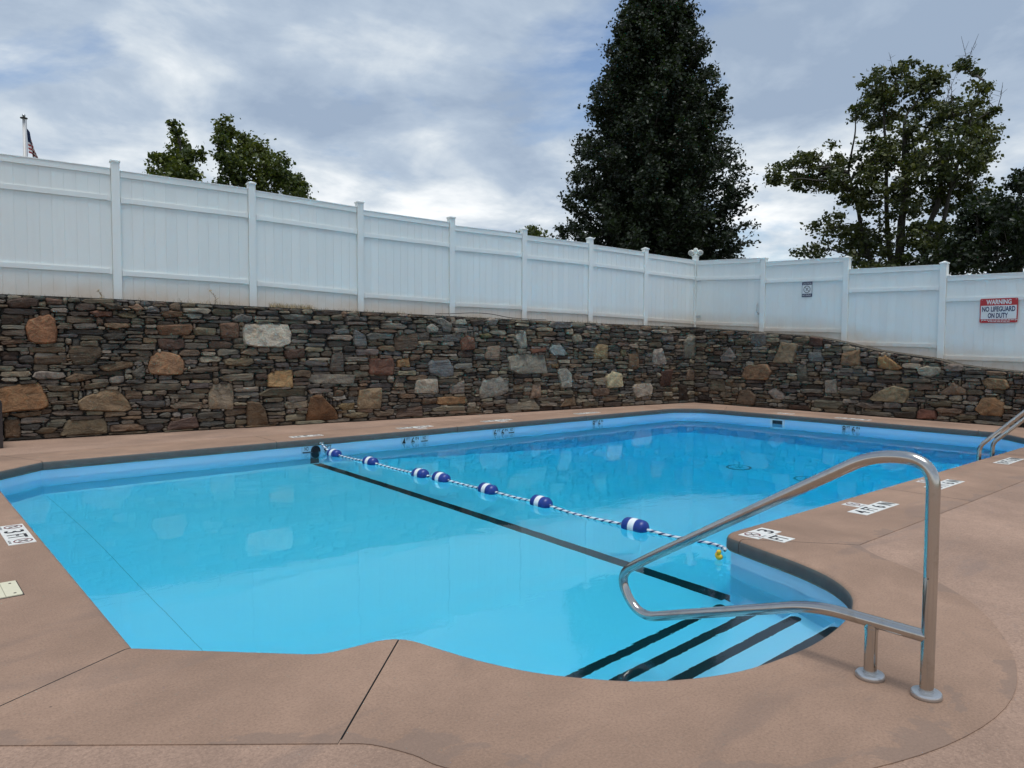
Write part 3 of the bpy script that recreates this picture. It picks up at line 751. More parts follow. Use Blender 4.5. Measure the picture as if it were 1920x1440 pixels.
def block_outline(poly, r):
    """cut the corners of a traced outline a little and roughen its edges, so that the block stays angular"""
    out = []; n__ = len(poly)
    for i in range(n__):
        a, b_, c = Vector(poly[i - 1]), Vector(poly[i]), Vector(poly[(i + 1) % n__]); d1, d2 = a - b_, c - b_
        k1, k2 = min(0.035, d1.length * r.uniform(.14, .28)), min(0.035, d2.length * r.uniform(.14, .28)); jt = lambda: Vector((r.uniform(-1, 1), r.uniform(-1, 1))) * 0.004
        out += [b_ + d1.normalized() * k1 + jt(), b_ + (d1.normalized() * k1 + d2.normalized() * k2) * 0.22 + jt(), b_ + d2.normalized() * k2 + jt()]
        if d2.length > 0.16: out.append(b_ + d2 * r.uniform(.4, .6) + jt() * 1.6)
    return [tuple(p) for p in out]
def make_stone_wall(name, label, P, D, N, top, s0, s1, data, seed, body0, body1, label_stone):
    r = random.Random(seed); RES = 0.01
    nx, nz = int((s1 - s0) / RES), int(2.0 / RES)
    occ = np.zeros((nx, nz), bool)
    for i in range(nx):
        zt = interp(top, s0 + (i + .5) * RES) - 0.015; occ[i, max(0, int(zt / RES)):] = True
    stones = []
    for flat, cr, cg, cb in data:
        poly = [(flat[i] / 100, flat[i + 1] / 100) for i in range(0, len(flat), 2)]
        poly = [(a, max(0.012, b_)) for a, b_ in poly]
        stones.append((poly, (cr, cg, cb), True))
        cx_ = sum(p[0] for p in poly) / len(poly); cz_ = sum(p[1] for p in poly) / len(poly)
        sh = [(cx_ + (a - cx_) * 0.95, cz_ + (b_ - cz_) * 0.93) for a, b_ in poly]
        i0 = int((min(p[0] for p in poly) - s0) / RES); i1 = int((max(p[0] for p in poly) - s0) / RES) + 1
        k0 = int(min(p[1] for p in poly) / RES); k1 = int(max(p[1] for p in poly) / RES) + 1
        for i in range(max(0, i0), min(nx, i1)):
            for k in range(max(0, k0), min(nz, k1)):
                if inside(sh, s0 + (i + .5) * RES, (k + .5) * RES): occ[i, k] = True
    # fill the rest with coursed flat stones, lowest free spot first
    def free_h(i, k, lim):
        q = k
        while q < nz and q - k < lim and not occ[i, q]: q += 1
        return q - k
    def top_of(i, k):
        if i < 0 or i >= nx: return 0
        q = k
        while q < nz and occ[i, q] and q - k < 30: q += 1
        return q - k
    for k in range(nz):
        i = 0
        while i < nx:
            if occ[i, k]: i += 1; continue
            i0 = i                                        # a low step of up to 2 cm beside the spot may be bridged
            while i0 > 0 and i - i0 < 18 and k + 2 < nz and not occ[i0 - 1, k + 2] and occ[i0 - 1, k]: i0 -= 1
            j = i
            while j < nx and j - i0 < 120 and k + 2 < nz and not occ[j, k + 2]: j += 1
            if j - i0 < 4:
                occ[i, k] = True; i += 1; continue
            run = j - i0
            hh = max(3.5, min(12.5, r.lognormvariate(1.97, 0.38)))
            ll = int(min(54, max(13, hh * r.uniform(2.2, 5.6))))
            if run - ll < 13: ll = run if run < 56 else run // 2
            hh = int(round(hh))
            fh = [free_h(q, k + 2, 26) + 2 for q in range(i0, i0 + ll)]
            cut = 0                                       # stop where the head room closes in
            while cut < ll and fh[cut] >= 3: cut += 1
            if cut < 4: occ[i:max(i + 1, i0 + cut), k] = True; i = max(i + 1, i0 + cut); continue
            need = min(hh, 6); c2 = cut
            for q in range(cut):
                if fh[q] < need: c2 = q; break
            if c2 >= 9: cut = c2
            ll = cut; hmax = min(min(fh[:ll]), hh)
            tl, tr = top_of(i0 - 1, k), top_of(i0 + ll, k)
            if ll < 13: hmax = min(min(fh[:ll]), max(hmax, min(22, max(tl, tr) if min(tl, tr) < 4 else min(tl, tr))))
            else:
                for tt in (tl, tr):
                    if tt and abs(tt - hmax) <= 2 and tt <= min(fh[:ll]): hmax = tt; break
            if min(fh[:ll]) - hmax < 4: hmax = min(fh[:ll]) if min(fh[:ll]) < 25 else hmax
            b_low = k + (0.8 if i0 < i else 0)
            occ[i0:i0 + ll, k:k + hmax] = True
            if ll >= 4 and hmax >= 2:
                a0, a1, b0, b1 = s0 + i0 * RES, s0 + (i0 + ll) * RES, b_low * RES, (k + hmax) * RES
                g_ = 0.0025; w_, h_ = (a1 - a0) / 2 - g_, (b1 - b0) / 2 - g_; cx_, cz_ = (a0 + a1) / 2, (b0 + b1) / 2
                pw = r.uniform(3.0, 8.0); n__ = 13 if ll > 14 else 10; tw = r.uniform(-0.12, 0.12) * h_; poly = []
                taper = r.uniform(-0.25, 0.25); ph = r.random()
                for q in range(n__):
                    an = 2 * math.pi * (q + ph) / n__; ca, sa = math.cos(an), math.sin(an)
                    ca, sa = ca * h_, sa * h_
                    # even spacing round a long outline
                    u_ = (q + ph) / n__ * 2 * (w_ + h_) * 2 % (4 * (w_ + h_))
                    if u_ < 2 * w_: x_, z_ = -w_ + u_, -h_
                    elif u_ < 2 * w_ + 2 * h_: x_, z_ = w_, -h_ + (u_ - 2 * w_)
                    elif u_ < 4 * w_ + 2 * h_: x_, z_ = w_ - (u_ - 2 * w_ - 2 * h_), h_
                    else: x_, z_ = -w_, h_ - (u_ - 4 * w_ - 2 * h_)
                    nrm = ((abs(x_) / w_) ** pw + (abs(z_) / h_) ** pw) ** (1 / pw); x_, z_ = x_ / nrm, z_ / nrm
                    z_ *= 1 + taper * (x_ / w_)
                    poly.append((cx_ + x_ + r.uniform(-.22, .10) * min(w_, .05) * (1 if x_ > 0 else -1), max(0.008, cz_ + z_ + tw * (x_ / w_) + r.uniform(-.20, .10) * h_ * (1 if z_ > 0 else -1))))
                stones.append((poly, FILL[r.randrange(len(FILL))], False))
            i = max(i + 1, i0 + ll)
    root = empty(name, tuple(P + D * ((s0 + s1) / 2) + Vector((0, 0, 0)))); tag(root, label, 'stone wall')
    # the wall's own body: recessed dark mortar, earth on top
    seg = max(4, int((body1 - body0) / 0.35)); mb = MB()
    for i in range(seg + 1):
        s_ = body0 + (body1 - body0) * i / seg; zt = interp(top, s_) - 0.012
        for off, z in ((0.012, -0.3), (0.012, zt), (0.40, zt + 0.015), (0.40, -0.3)):
            q = P + D * s_ + N * off; mb.v.append(Vector((q.x, q.y, z)))
    for i in range(seg):
        for c in range(4): mb.f.append((i * 4 + c, (i + 1) * 4 + c, (i + 1) * 4 + (c + 1) % 4, i * 4 + (c + 1) % 4)); mb.mi.append(1 if c == 1 else 0)
    mb.f += [(0, 1, 2, 3), (seg * 4 + 3, seg * 4 + 2, seg * 4 + 1, seg * 4)]; mb.mi += [0, 0]
    body = mb.build('wall_core', None, root, mats=[MAT['mortar'], MAT['wall_top_earth']])
    bm = bmesh.new(); bm.from_mesh(body.data); bmesh.ops.recalc_face_normals(bm, faces=bm.faces); bm.to_mesh(body.data); bm.free()
    def size(st_):
        cx_ = sum(p[0] for p in st_[0]) / len(st_[0]); q = P + D * cx_; return area(st_[0]) / (q.x ** 2 + q.y ** 2)
    stones.sort(key=size, reverse=True)
    rest_v, rest_f, rest_c = [], [], []
    for idx, (poly, c, big) in enumerate(stones):
        if big: pts = block_outline(poly, r)
        else: pts = poly
        sgn = sum(pts[i - 1][0] * pts[i][1] - pts[i][0] * pts[i - 1][1] for i in range(len(pts)))
        if sgn < 0: pts = pts[::-1]
        zt_ok = interp(top, sum(p[0] for p in pts) / len(pts))
        cx_ = sum(p[0] for p in pts) / len(pts); cz_ = sum(p[1] for p in pts) / len(pts); n__ = len(pts)
        pr = r.uniform(0.040, 0.070) if big else r.uniform(0.022, 0.068)
        tilt = r.uniform(-0.16, 0.16); lean = r.uniform(-0.10, 0.10)
        hs = max(p[1] for p in pts) - min(p[1] for p in pts); inset = min(0.022, hs * 0.17)
        vv, ff = [], []
        def ring(off, shrink, jit):
            for (a, b_) in pts:
                dx, dz = a - cx_, b_ - cz_; ln = math.hypot(dx, dz) + 1e-6; k_ = max(0.15, 1 - shrink / ln)
                a2, b2 = cx_ + dx * k_ + r.uniform(-jit, jit), cz_ + dz * k_ + r.uniform(-jit, jit)
                of = off + (tilt * (b2 - cz_) + lean * (a2 - cx_)) * (off > 0.01) + (r.uniform(-1, 1) * jit * 0.8)
                q = P + D * a2 - N * of; vv.append(Vector((q.x, q.y, b2)))
        ring(-0.012, -0.002, 0.0); ring(pr * 0.55, 0.0, 0.002); ring(pr, inset, 0.004)
        if big: ring(pr * 1.04, max(inset * 2.4, hs * 0.30), 0.008)
        nr = 4 if big else 3
        for a in range(nr - 1):
            for q in range(n__): ff.append((a * n__ + q, a * n__ + (q + 1) % n__, (a + 1) * n__ + (q + 1) % n__, (a + 1) * n__ + q))
        qc = P + D * (cx_ + r.uniform(-.01, .01)) - N * (pr * r.uniform(0.98, 1.1)); vv.append(Vector((qc.x, qc.y, cz_))); ci = len(vv) - 1
        for q in range(n__): ff.append(((nr - 1) * n__ + q, (nr - 1) * n__ + (q + 1) % n__, ci))
        if D.cross(UP).dot(-N) < 0: ff = [tuple(reversed(q)) for q in ff]
        tint = tint_of(c, r)
        if idx < 300:
            warm_big = big and (c[0] - c[2] > 28 or min(c) > 90)
            o = mesh('stone', vv, ff, MAT['fieldstone'] if (warm_big or r.random() < 0.25) else MAT['schist'], root, True)
            ca = o.data.color_attributes.new('tint', 'FLOAT_COLOR', 'POINT')
            ca.data.foreach_set('color', [q for _ in vv for q in (*tint, 1.0)])
            o.data.set_sharp_from_angle(angle=math.radians(48))
        else:
            b0 = len(rest_v); rest_v += vv; rest_f += [tuple(q + b0 for q in t_) for t_ in ff]; rest_c += [q for _ in vv for q in (*tint, 1.0)]
    if rest_v:
        o = mesh('small_stones', rest_v, rest_f, MAT['schist'], root, True); o['kind'] = 'stuff'
        o.data.color_attributes.new('tint', 'FLOAT_COLOR', 'POINT').data.foreach_set('color', rest_c)
        o.data.set_sharp_from_angle(angle=math.radians(48))
    print(name, 'stones', len(stones))
    return root
make_stone_wall('stone_retaining_wall', 'long dry laid fieldstone retaining wall under the white fence, running left to the corner', PA, DA, NA, TOP_A, -3.0, 12.44, STONES_LONG, 3, -14, 12.62, None)
make_stone_wall('stone_retaining_wall', 'shorter fieldstone retaining wall at the deep end, its top stepping down to the right', PB, DB, NB, TOP_B, -0.02, 8.2, STONES_SIDE, 8, -0.15, 16, None)

# ------------------------------------------------------------------ white fence
def set_foot(o, fn):
    w = WORLD[o.name]; a = o.data.attributes.new('foot', 'FLOAT', 'POINT')
    a.data.foreach_set('value', [max(0.0, fn(v_.co + w)) for v_ in o.data.vertices])
class Run:
    """a straight run of fence: s along it, off away from the pool"""
    def __init__(s, P, D, N, top): s.P = P + N * 0.3; s.D = D; s.N = N; s.top = top
    def at(s, a, off, z): q = s.P + s.D * a + s.N * off; return Vector((q.x, q.y, z))
    def ground(s, a): return interp(s.top, a) + 0.012
    def s_of(s, co): return (Vector((co.x, co.y, 0)) - s.P).dot(s.D)
    def foot(s, co): return co.z - s.ground(s.s_of(co))
def fence_post(run, a, ztop, parent, z0=None):
    g_ = run.ground(a) if z0 is None else z0
    mb = MB(); mb.box(run.at(a, 0.02, (g_ - 0.25 + ztop - 0.045) / 2), 0.112, 0.112, ztop - 0.045 - g_ + 0.25, (run.D, run.N, UP), 0.006)
    o = mb.build('post', MAT['vinyl'], parent); set_foot(o, run.foot)
    mb = MB(); e = 0.066
    for zc_, e_ in ((ztop - 0.052, e), (ztop - 0.030, e)): mb.v += [run.at(a + i * e_, 0.02 + j * e_, zc_) for i, j in ((-1, -1), (1, -1), (1, 1), (-1, 1))]
    mb.v.append(run.at(a, 0.02, ztop)); mb.f += [(3, 2, 1, 0)] + [(i, (i + 1) % 4, 4 + (i + 1) % 4, 4 + i) for i in range(4)] + [(4 + i, 4 + (i + 1) % 4, 8) for i in range(4)]; mb.mi += [0] * 9
    c = mb.build('post_cap', MAT['vinyl'], o); set_foot(c, lambda co: 2.0)
    return o
SECTION = [(0.0, 0.002), (0.003, 0.0), (0.1435, 0.0), (0.1465, 0.002), (0.1465, 0.0045), (0.156, 0.0045), (0.156, 0.022), (0.0, 0.022)]
def fence_panel(run, a0, a1, zl, zr, parent, n_boards=12, gate=False):
    zt = lambda a: zl + (zr - zl) * (a - a0) / (a1 - a0)
    wb = (a1 - a0) / n_boards; k = wb / 0.150
    for i in range(n_boards):
        sa = a0 + i * wb; vv = []; jig = rng.uniform(-0.0012, 0.0012)
        for lev in (0, 1):
            for s_, d_ in SECTION:
                a = sa + s_ * k; z = (run.ground(a) - 0.03) if lev == 0 else zt(a) - 0.02
                vv.append(run.at(min(a, a1), d_ + jig, z))
        m_ = len(SECTION); ff = [tuple(reversed(range(m_))), tuple(range(m_, 2 * m_))] + [(q, (q + 1) % m_, (q + 1) % m_ + m_, q + m_) for q in range(m_)]
        o = mesh('board', vv, ff, MAT['vinyl'], parent); set_foot(o, run.foot)
    for nm, dz, hgt, d0, d1 in (('top_rail', -0.045, 0.088, -0.016, 0.05), ('rail', -0.415, 0.074, -0.020, -0.0015), ('rail', -1.455, 0.074, -0.020, -0.0015)):
        mb = MB(); c0, c1 = run.at(a0 + .004, (d0 + d1) / 2, zt(a0) + dz), run.at(a1 - .004, (d0 + d1) / 2, zt(a1) + dz); ax = (c1 - c0)
        L = ax.length; ax = ax.normalized(); mb.box((c0 + c1) / 2, L, d1 - d0, hgt, (ax, run.N, run.N.cross(ax) * (1 if run.N.cross(ax).z > 0 else -1)), 0.004)
        if nm == 'top_rail':
            mb.box((c0 + c1) / 2 + Vector((0, 0, hgt / 2 + 0.004)), L, d1 - d0 + 0.014, 0.014, (ax, run.N, run.N.cross(ax) * (1 if run.N.cross(ax).z > 0 else -1)), 0.003)
        o = mb.build(nm, MAT['vinyl'], parent); set_foot(o, run.foot)
        if nm == 'rail':
            for e in (0.022, L - 0.022):
                mb = MB(); mb.box(c0 + ax * e - run.N * 0.003, 0.045, d1 - d0 + 0.006, hgt + 0.014, (ax, run.N, run.N.cross(ax) * (1 if run.N.cross(ax).z > 0 else -1)), 0.003)
                c = mb.build('bracket', MAT['vinyl'], o); set_foot(c, run.foot)
RA = Run(PA, DA, NA, TOP_A); RB = Run(PB, DB, NB, TOP_B)
fA = empty('privacy_fence', tuple(RA.at(6, 0, 1.85))); tag(fA, 'long white vinyl board fence on top of the long stone wall', 'fence')
postsA = [(-3.05, 4.00), (-1.22, 3.96), (0.63, 3.93), (2.53, 3.86), (4.34, 3.77), (6.145, 3.695), (7.79, 3.63), (9.505, 3.60), (11.12, 3.51), (12.765, 3.47)]
topsA = [(3.83, 3.81), (3.795, 3.78), (3.76, 3.73), (3.71, 3.64), (3.60, 3.56), (3.51, 3.50), (3.47, 3.45), (3.43, 3.39), (3.36, 3.32)]
for a, z in postsA: fence_post(RA, a, z, fA)
for (p0, _), (p1, _), (zl, zr) in zip(postsA, postsA[1:], topsA): fence_panel(RA, p0 + 0.058, p1 - 0.058, zl, zr, fA, 12 if p1 - p0 > 1.7 else 11)
fB = empty('privacy_fence', tuple(RB.at(4, 0, 1.2))); tag(fB, 'white vinyl board fence stepping down above the side wall, carrying both pool signs', 'fence')
for a, z in ((1.50, 3.255), (3.325, 3.11), (5.095, 2.86), (6.90, 2.62), (8.70, 2.5)): fence_post(RB, a, z, fB)
for a0, a1, zl, zr in ((1.558, 3.267, 3.13, 3.08), (3.383, 5.037, 2.83, 2.79), (5.153, 6.842, 2.58, 2.55), (6.958, 8.642, 2.46, 2.43)): fence_panel(RB, a0, a1, zl, zr, fB, 11)
gt = empty('fence_gate', tuple(RB.at(0.6, 0, 1.7))); tag(gt, 'white vinyl gate between the fence corner and the no diving sign panel', 'gate')
fence_panel(RB, -0.238, 1.432, 3.30, 3.225, gt, 11, True)
mb = MB(); mb.tube(smooth_path([RB.at(1.385, -0.004, 2.24), RB.at(1.385, -0.05, 2.22), RB.at(1.385, -0.05, 2.06), RB.at(1.385, -0.004, 2.04)], 0.02, 4), 0.009, 8); mb.build('handle', MAT['gate_metal'], gt, True)
mb = MB(); mb.box(RB.at(1.44, -0.012, 2.02), 0.10, 0.014, 0.045, (DB, NB, UP), 0.003); mb.build('latch', MAT['gate_metal'], gt)
for z in (2.00, 2.85):
    mb = MB(); mb.box(RB.at(-0.17, -0.012, z), 0.12, 0.014, 0.05, (DB, NB, UP), 0.003); mb.build('hinge', MAT['gate_metal'], gt)

# ------------------------------------------------------------------ lettering
_txt_cache = {}
def text_mesh_data(s, bold=0.035):
    if (s, bold) not in _txt_cache:
        cu = bpy.data.curves.new('t', 'FONT'); cu.body = s; cu.size = 1.0; cu.extrude = 0.0; cu.resolution_u = 3; cu.offset = bold
        ob = bpy.data.objects.new('t', cu); COL.objects.link(ob)
        dg = bpy.context.evaluated_depsgraph_get(); me = ob.evaluated_get(dg).to_mesh()
        v = [(q.co.x, q.co.y) for q in me.vertices]; f = [tuple(p.vertices) for p in me.polygons]
        ob.evaluated_get(dg).to_mesh_clear(); bpy.data.objects.remove(ob); bpy.data.curves.remove(cu)
        x0, x1 = min(q[0] for q in v), max(q[0] for q in v); y0, y1 = min(q[1] for q in v), max(q[1] for q in v)
        _txt_cache[(s, bold)] = ([((x - x0) / (x1 - x0), (y - y0) / (y1 - y0)) for x, y in v], f)
    return _txt_cache[(s, bold)]
class Plate:
    """a flat face in space: o = lower-left corner, x and y unit vectors"""
    def __init__(s, o, x, y): s.o = Vector(o); s.x = Vector(x).normalized(); s.y = Vector(y).normalized(); s.n = s.x.cross(s.y)
    def p(s, a, b_, lift=0.0): return s.o + s.x * a + s.y * b_ + s.n * lift
    def text(s, t_, x0, y0, w, h, lift, mat, parent, name='lettering', bold=0.012):
        v, f = text_mesh_data(t_, bold); return mesh(name, [s.p(x0 + a * w, y0 + b_ * h, lift) for a, b_ in v], f, mat, parent)
    def rect(s, x0, y0, w, h, lift, thick, mat, parent, name, r=0.0):
        ps = []
        if r > 0:
            for cx_, cy_, a0 in ((x0 + w - r, y0 + h - r, 0), (x0 + r, y0 + h - r, 90), (x0 + r, y0 + r, 180), (x0 + w - r, y0 + r, 270)):
                for k in range(5): an = math.radians(a0 + k * 22.5); ps.append((cx_ + r * math.cos(an), cy_ + r * math.sin(an)))
        else: ps = [(x0, y0), (x0 + w, y0), (x0 + w, y0 + h), (x0, y0 + h)]
        m_ = len(ps); v = [s.p(a, b_, lift) for a, b_ in ps] + [s.p(a, b_, lift - thick) for a, b_ in ps]
        return mesh(name, v, [tuple(range(m_)), tuple(reversed(range(m_, 2 * m_)))] + [(i, i + m_, (i + 1) % m_ + m_, (i + 1) % m_) for i in range(m_)], mat, parent)
    def nodive(s, cx_, cy_, r, lift, mat_ring, mat_fig, parent):
        v, f = [], []; n__ = 28
        for k in range(n__):
            an = 2 * math.pi * k / n__; v += [s.p(cx_ + r * math.cos(an), cy_ + r * math.sin(an), lift), s.p(cx_ + r * .84 * math.cos(an), cy_ + r * .84 * math.sin(an), lift)]
        for k in range(n__): q = (k + 1) % n__; f.append((2 * k, 2 * q, 2 * q + 1, 2 * k + 1))
        b0 = len(v); d = r * .07; c45 = .7071
        v += [s.p(cx_ + (-c45 * .86 * r) + d * c45, cy_ + c45 * .86 * r + d * c45, lift), s.p(cx_ - c45 * .86 * r - d * c45, cy_ + c45 * .86 * r - d * c45, lift), s.p(cx_ + c45 * .86 * r - d * c45, cy_ - c45 * .86 * r - d * c45, lift), s.p(cx_ + c45 * .86 * r + d * c45, cy_ - c45 * .86 * r + d * c45, lift)]
        f.append((b0, b0 + 1, b0 + 2, b0 + 3)); mesh('prohibition_ring', v, f, mat_ring, parent)
        v, f = [], []                                     # the diving figure: trunk, arms, legs
        for (ax, ay), (bx_, by_), w_ in (((-.05, .0), (.45, .45), .13), ((-.05, .0), (-.38, -.42), .10), ((.0, .02), (.05, .5), .08), ((-.12, -.1), (-.02, -.5), .08)):
            dx, dy = bx_ - ax, by_ - ay; L = math.hypot(dx, dy); nx_, ny_ = -dy / L * w_ / 2, dx / L * w_ / 2; b0 = len(v)
            v += [s.p(cx_ + (ax + nx_) * r, cy_ + (ay + ny_) * r, lift * 1.02), s.p(cx_ + (ax - nx_) * r, cy_ + (ay - ny_) * r, lift * 1.02), s.p(cx_ + (bx_ - nx_) * r, cy_ + (by_ - ny_) * r, lift * 1.02), s.p(cx_ + (bx_ + nx_) * r, cy_ + (by_ + ny_) * r, lift * 1.02)]; f.append((b0, b0 + 1, b0 + 2, b0 + 3))
        mesh('diver_figure', v, f, mat_fig, parent)

# ------------------------------------------------------------------ signs on the fence
sg = empty('warning_sign', tuple(RB.at(5.98, -0.02, 1.735))); tag(sg, 'red and white warning sign, no lifeguard on duty, on the right fence panel', 'sign')
pl = Plate(RB.at(5.70, -0.024, 1.735), DB, UP); w_, h_ = 0.565, 0.415
plate = pl.rect(0, 0, w_, h_, 0.0, 0.003, MAT['sign_red'], sg, 'plate', 0.025)
pl.rect(0.016, 0.062, w_ - 0.032, 0.232, 0.0015, 0.001, MAT['sign_white'], plate, 'white_field')
pl.text('WARNING', 0.095, 0.313, 0.375, 0.082, 0.0016, MAT['sign_white'], plate, bold=0.035)
pl.text('NO LIFEGUARD', 0.035, 0.188, 0.495, 0.090, 0.0030, MAT['sign_navy'], plate, bold=0.035)
pl.text('ON DUTY', 0.125, 0.078, 0.300, 0.090, 0.0030, MAT['sign_navy'], plate, bold=0.035)
for y0, x0, ln in ((0.040, 0.025, 0.515), (0.016, 0.13, 0.30)):
    v, f = [], []; x_ = x0                                # the two lines of small print, too small to read
    while x_ < x0 + ln:
        d = rng.uniform(0.012, 0.05); b0 = len(v); v += [pl.p(x_, y0, .0016), pl.p(x_ + d, y0, .0016), pl.p(x_ + d, y0 + .011, .0016), pl.p(x_, y0 + .011, .0016)]; f.append((b0, b0 + 1, b0 + 2, b0 + 3)); x_ += d + .009
    mesh('fine_print', v, f, MAT['sign_white'], plate)
for dx in (0.03, w_ - 0.03):
    for dy in (0.025, h_ - 0.02):
        mb = MB(); mb.lathe([(0.006, 0.0), (0.006, 0.002), (0.003, 0.003)], pl.p(dx, dy, 0.0), pl.n, 8); mb.build('screw', MAT['gate_metal'], sg)
sg = empty('caution_sign', tuple(RB.at(2.51, -0.02, 2.33))); tag(sg, 'small navy and white caution sign, no diving, beside the gate', 'sign')
pl = Plate(RB.at(2.40, -0.008, 2.335), DB, UP); w_, h_ = 0.225, 0.31
plate = pl.rect(0, 0, w_, h_, 0.0, 0.003, MAT['sign_navy'], sg, 'plate', 0.006)
pl.rect(0.008, 0.066, w_ - 0.016, 0.180, 0.0015, 0.001, MAT['sign_white'], plate, 'white_field')
pl.text('CAUTION', 0.018, 0.258, 0.188, 0.038, 0.0016, MAT['sign_white'], plate)
pl.text('NO DIVING', 0.016, 0.016, 0.190, 0.034, 0.0016, MAT['sign_white'], plate)
pl.nodive(w_ / 2, 0.156, 0.075, 0.0030, MAT['print_black'], MAT['print_black'], plate)

# ------------------------------------------------------------------ depth markers
TS = 0.152
def tile(plate, i, j, what, parent, flip=False):
    """one 6 inch tile at cell i, j of the marker"""
    x0, y0 = i * (TS + 0.003), j * (TS + 0.003)
    t_ = plate.rect(x0, y0, TS, TS, 0.0035, 0.006, MAT['tile_white'], parent, 'tile'); L = 0.0050
    if what == 'x': plate.nodive(x0 + TS * .5, y0 + TS * .58, TS * .36, L, MAT['print_red'], MAT['print_black'], t_); plate.text('NO DIVING', x0 + TS * .2, y0 + TS * .05, TS * .6, TS * .09, L, MAT['print_black'], t_)
    elif what in ('FT', 'IN'): plate.text(what, x0 + TS * .14, y0 + TS * .14, TS * .72, TS * .72, L, MAT['print_black'], t_)
    else: plate.text(what, x0 + TS * .26, y0 + TS * .12, TS * .48, TS * .76, L, MAT['print_black'], t_)
def marker(label, o, x, y, cells):
    r_ = empty('depth_marker', o); tag(r_, label, 'depth marker', 'tiled depth markers of the pool'); pl = Plate(o, x, y)
    for i, j, w in cells: tile(pl, i, j, w, r_)
X, Y = Vector((1, 0, 0)), Vector((0, 1, 0))
marker('three feet tiles set in the left end of the coping, symbols both sides', (0.602, 6.20, 0), -Y, X, [(0, 0, 'x'), (1, 0, '3'), (2, 0, 'FT'), (3, 0, 'x')])
marker('three tiles reading 3 FT at the coping corner beside the entry steps', (4.455, 2.425, 0), X, Y, [(0, 1, 'x'), (1, 1, '3'), (0.35, 0, 'FT')])
marker('tiles reading 4 FT 6 IN with a symbol tile on the near side coping', (5.75, 2.415, 0), X, Y, [(0, 0, '4'), (1, 0, 'FT'), (2, 0, '6'), (3, 0, 'IN'), (1.5, 1, 'x')])
marker('tiles reading 6 FT 6 IN seen just past the handrail post', (7.34, 2.425, 0), X, Y, [(0, 0, '6'), (1, 0, 'FT'), (2, 0, '6'), (3, 0, 'IN'), (1.5, 1, 'x')])
marker('tiles in the near side coping beside the pool ladder at the right edge', (9.515, 2.475, 0), X, Y, [(0, 0, '8'), (1, 0, 'FT'), (2, 0, '6'), (3, 0, 'IN')])
for lab, x0, cells in (('deck tiles above the rope anchor on the far coping', 4.78, [(0, 0, 'x'), (1, 0, '3'), (2, 0, 'FT')]), ('far coping deck tiles above the wall mark 4 FT 6 IN', 6.68, [(0, 0, '4'), (1, 0, 'FT'), (2, 0, '6'), (3, 0, 'IN'), (1.5, 1, 'x')]),
                       ('deck tiles above the wall mark 6 FT 6 IN midway along the far coping', 8.35, [(0, 0, '6'), (1, 0, 'FT'), (2, 0, '6'), (3, 0, 'IN'), (1.5, 1, 'x')]), ('far coping deck tiles above the left 8 FT 6 IN wall mark', 10.62, [(0, 0, '8'), (1, 0, 'FT'), (2, 0, '6'), (3, 0, 'IN')])):
    marker(lab, (x0, 9.72, 0), -X, -Y, cells)
marker('deck tiles in the deep end coping above the skimmer', (13.42, 7.05, 0), Y, -X, [(0, 0, 'x'), (1, 0, 'x')])
marker('deck tiles in the deep end coping above its 8 FT 6 IN wall mark', (13.42, 5.60, 0), Y, -X, [(0, 0, '8'), (1, 0, 'FT'), (2, 0, '6'), (3, 0, 'IN')])
def wall_mark(label, o, x, parts, w_total):
    """numbers on the pool wall at the water line; o is the lower-left of the row (half under water)"""
    r_ = empty('wall_depth_marker', o); tag(r_, label, 'depth marker', 'depth numbers on the pool wall'); pl = Plate(o, x, UP)
    for kind_, x0 in parts:
        if kind_ == 'no':
            t_ = pl.rect(x0, -0.045, 0.152, 0.137, 0.003, 0.004, MAT['wall_tile'], r_, 'tile'); pl.text('NO', x0 + .045, 0.028, .058, .055, .0042, MAT['print_black'], t_); pl.rect(x0 + .015, .0, .12, .014, .0046, .001, MAT['print_black'], t_, 'diver_bar'); pl.text('DIVING', x0 + .02, -0.038, .11, .025, .0042, MAT['print_black'], t_)
        elif kind_ in ('FT', 'IN'): pl.text(kind_, x0, 0.038, 0.062, 0.042, .0042, MAT['print_black'], r_)
        else:
            t_ = pl.rect(x0 - 0.012, -0.045, 0.150, 0.137, 0.003, 0.004, MAT['wall_tile'], r_, 'tile'); pl.text(kind_, x0 + .006, -0.040, 0.060, 0.122, .0042, MAT['print_black'], t_)
simple('wall_tile', (0.52, 0.70, 0.82), 0.4, vary=0.06, scale=30)
zb_ = Z_WATER - 0.003
wall_mark('wall marks 3 FT and no diving either side of the rope anchor', (4.36, 9.402, zb_), X, [('no', 0.0), ('3', 0.31), ('FT', 0.385)], 0.5)
wall_mark('wall mark 4 FT 6 IN with a no diving tile right of the first floats', (5.97, 9.400, zb_), X, [('4', 0.0), ('FT', 0.085), ('6', 0.165), ('IN', 0.245), ('no', 0.335)], 0.5)
wall_mark('wall mark 6 FT 6 IN with a no diving tile midway along the far side', (7.77, 9.396, zb_), X, [('6', 0.0), ('FT', 0.085), ('6', 0.165), ('IN', 0.245), ('no', 0.32)], 0.5)
wall_mark('wall mark 8 FT 6 IN on the far side near the deep corner', (10.19, 9.390, zb_), X, [('8', 0.0), ('FT', 0.075), ('6', 0.155), ('IN', 0.235)], 0.3)
wall_mark('wall mark 8 FT 6 IN on the deep end wall right of the skimmer', (13.172, 6.02, zb_), -Y, [('8', 0.0), ('FT', 0.085), ('6', 0.17), ('IN', 0.255)], 0.3)

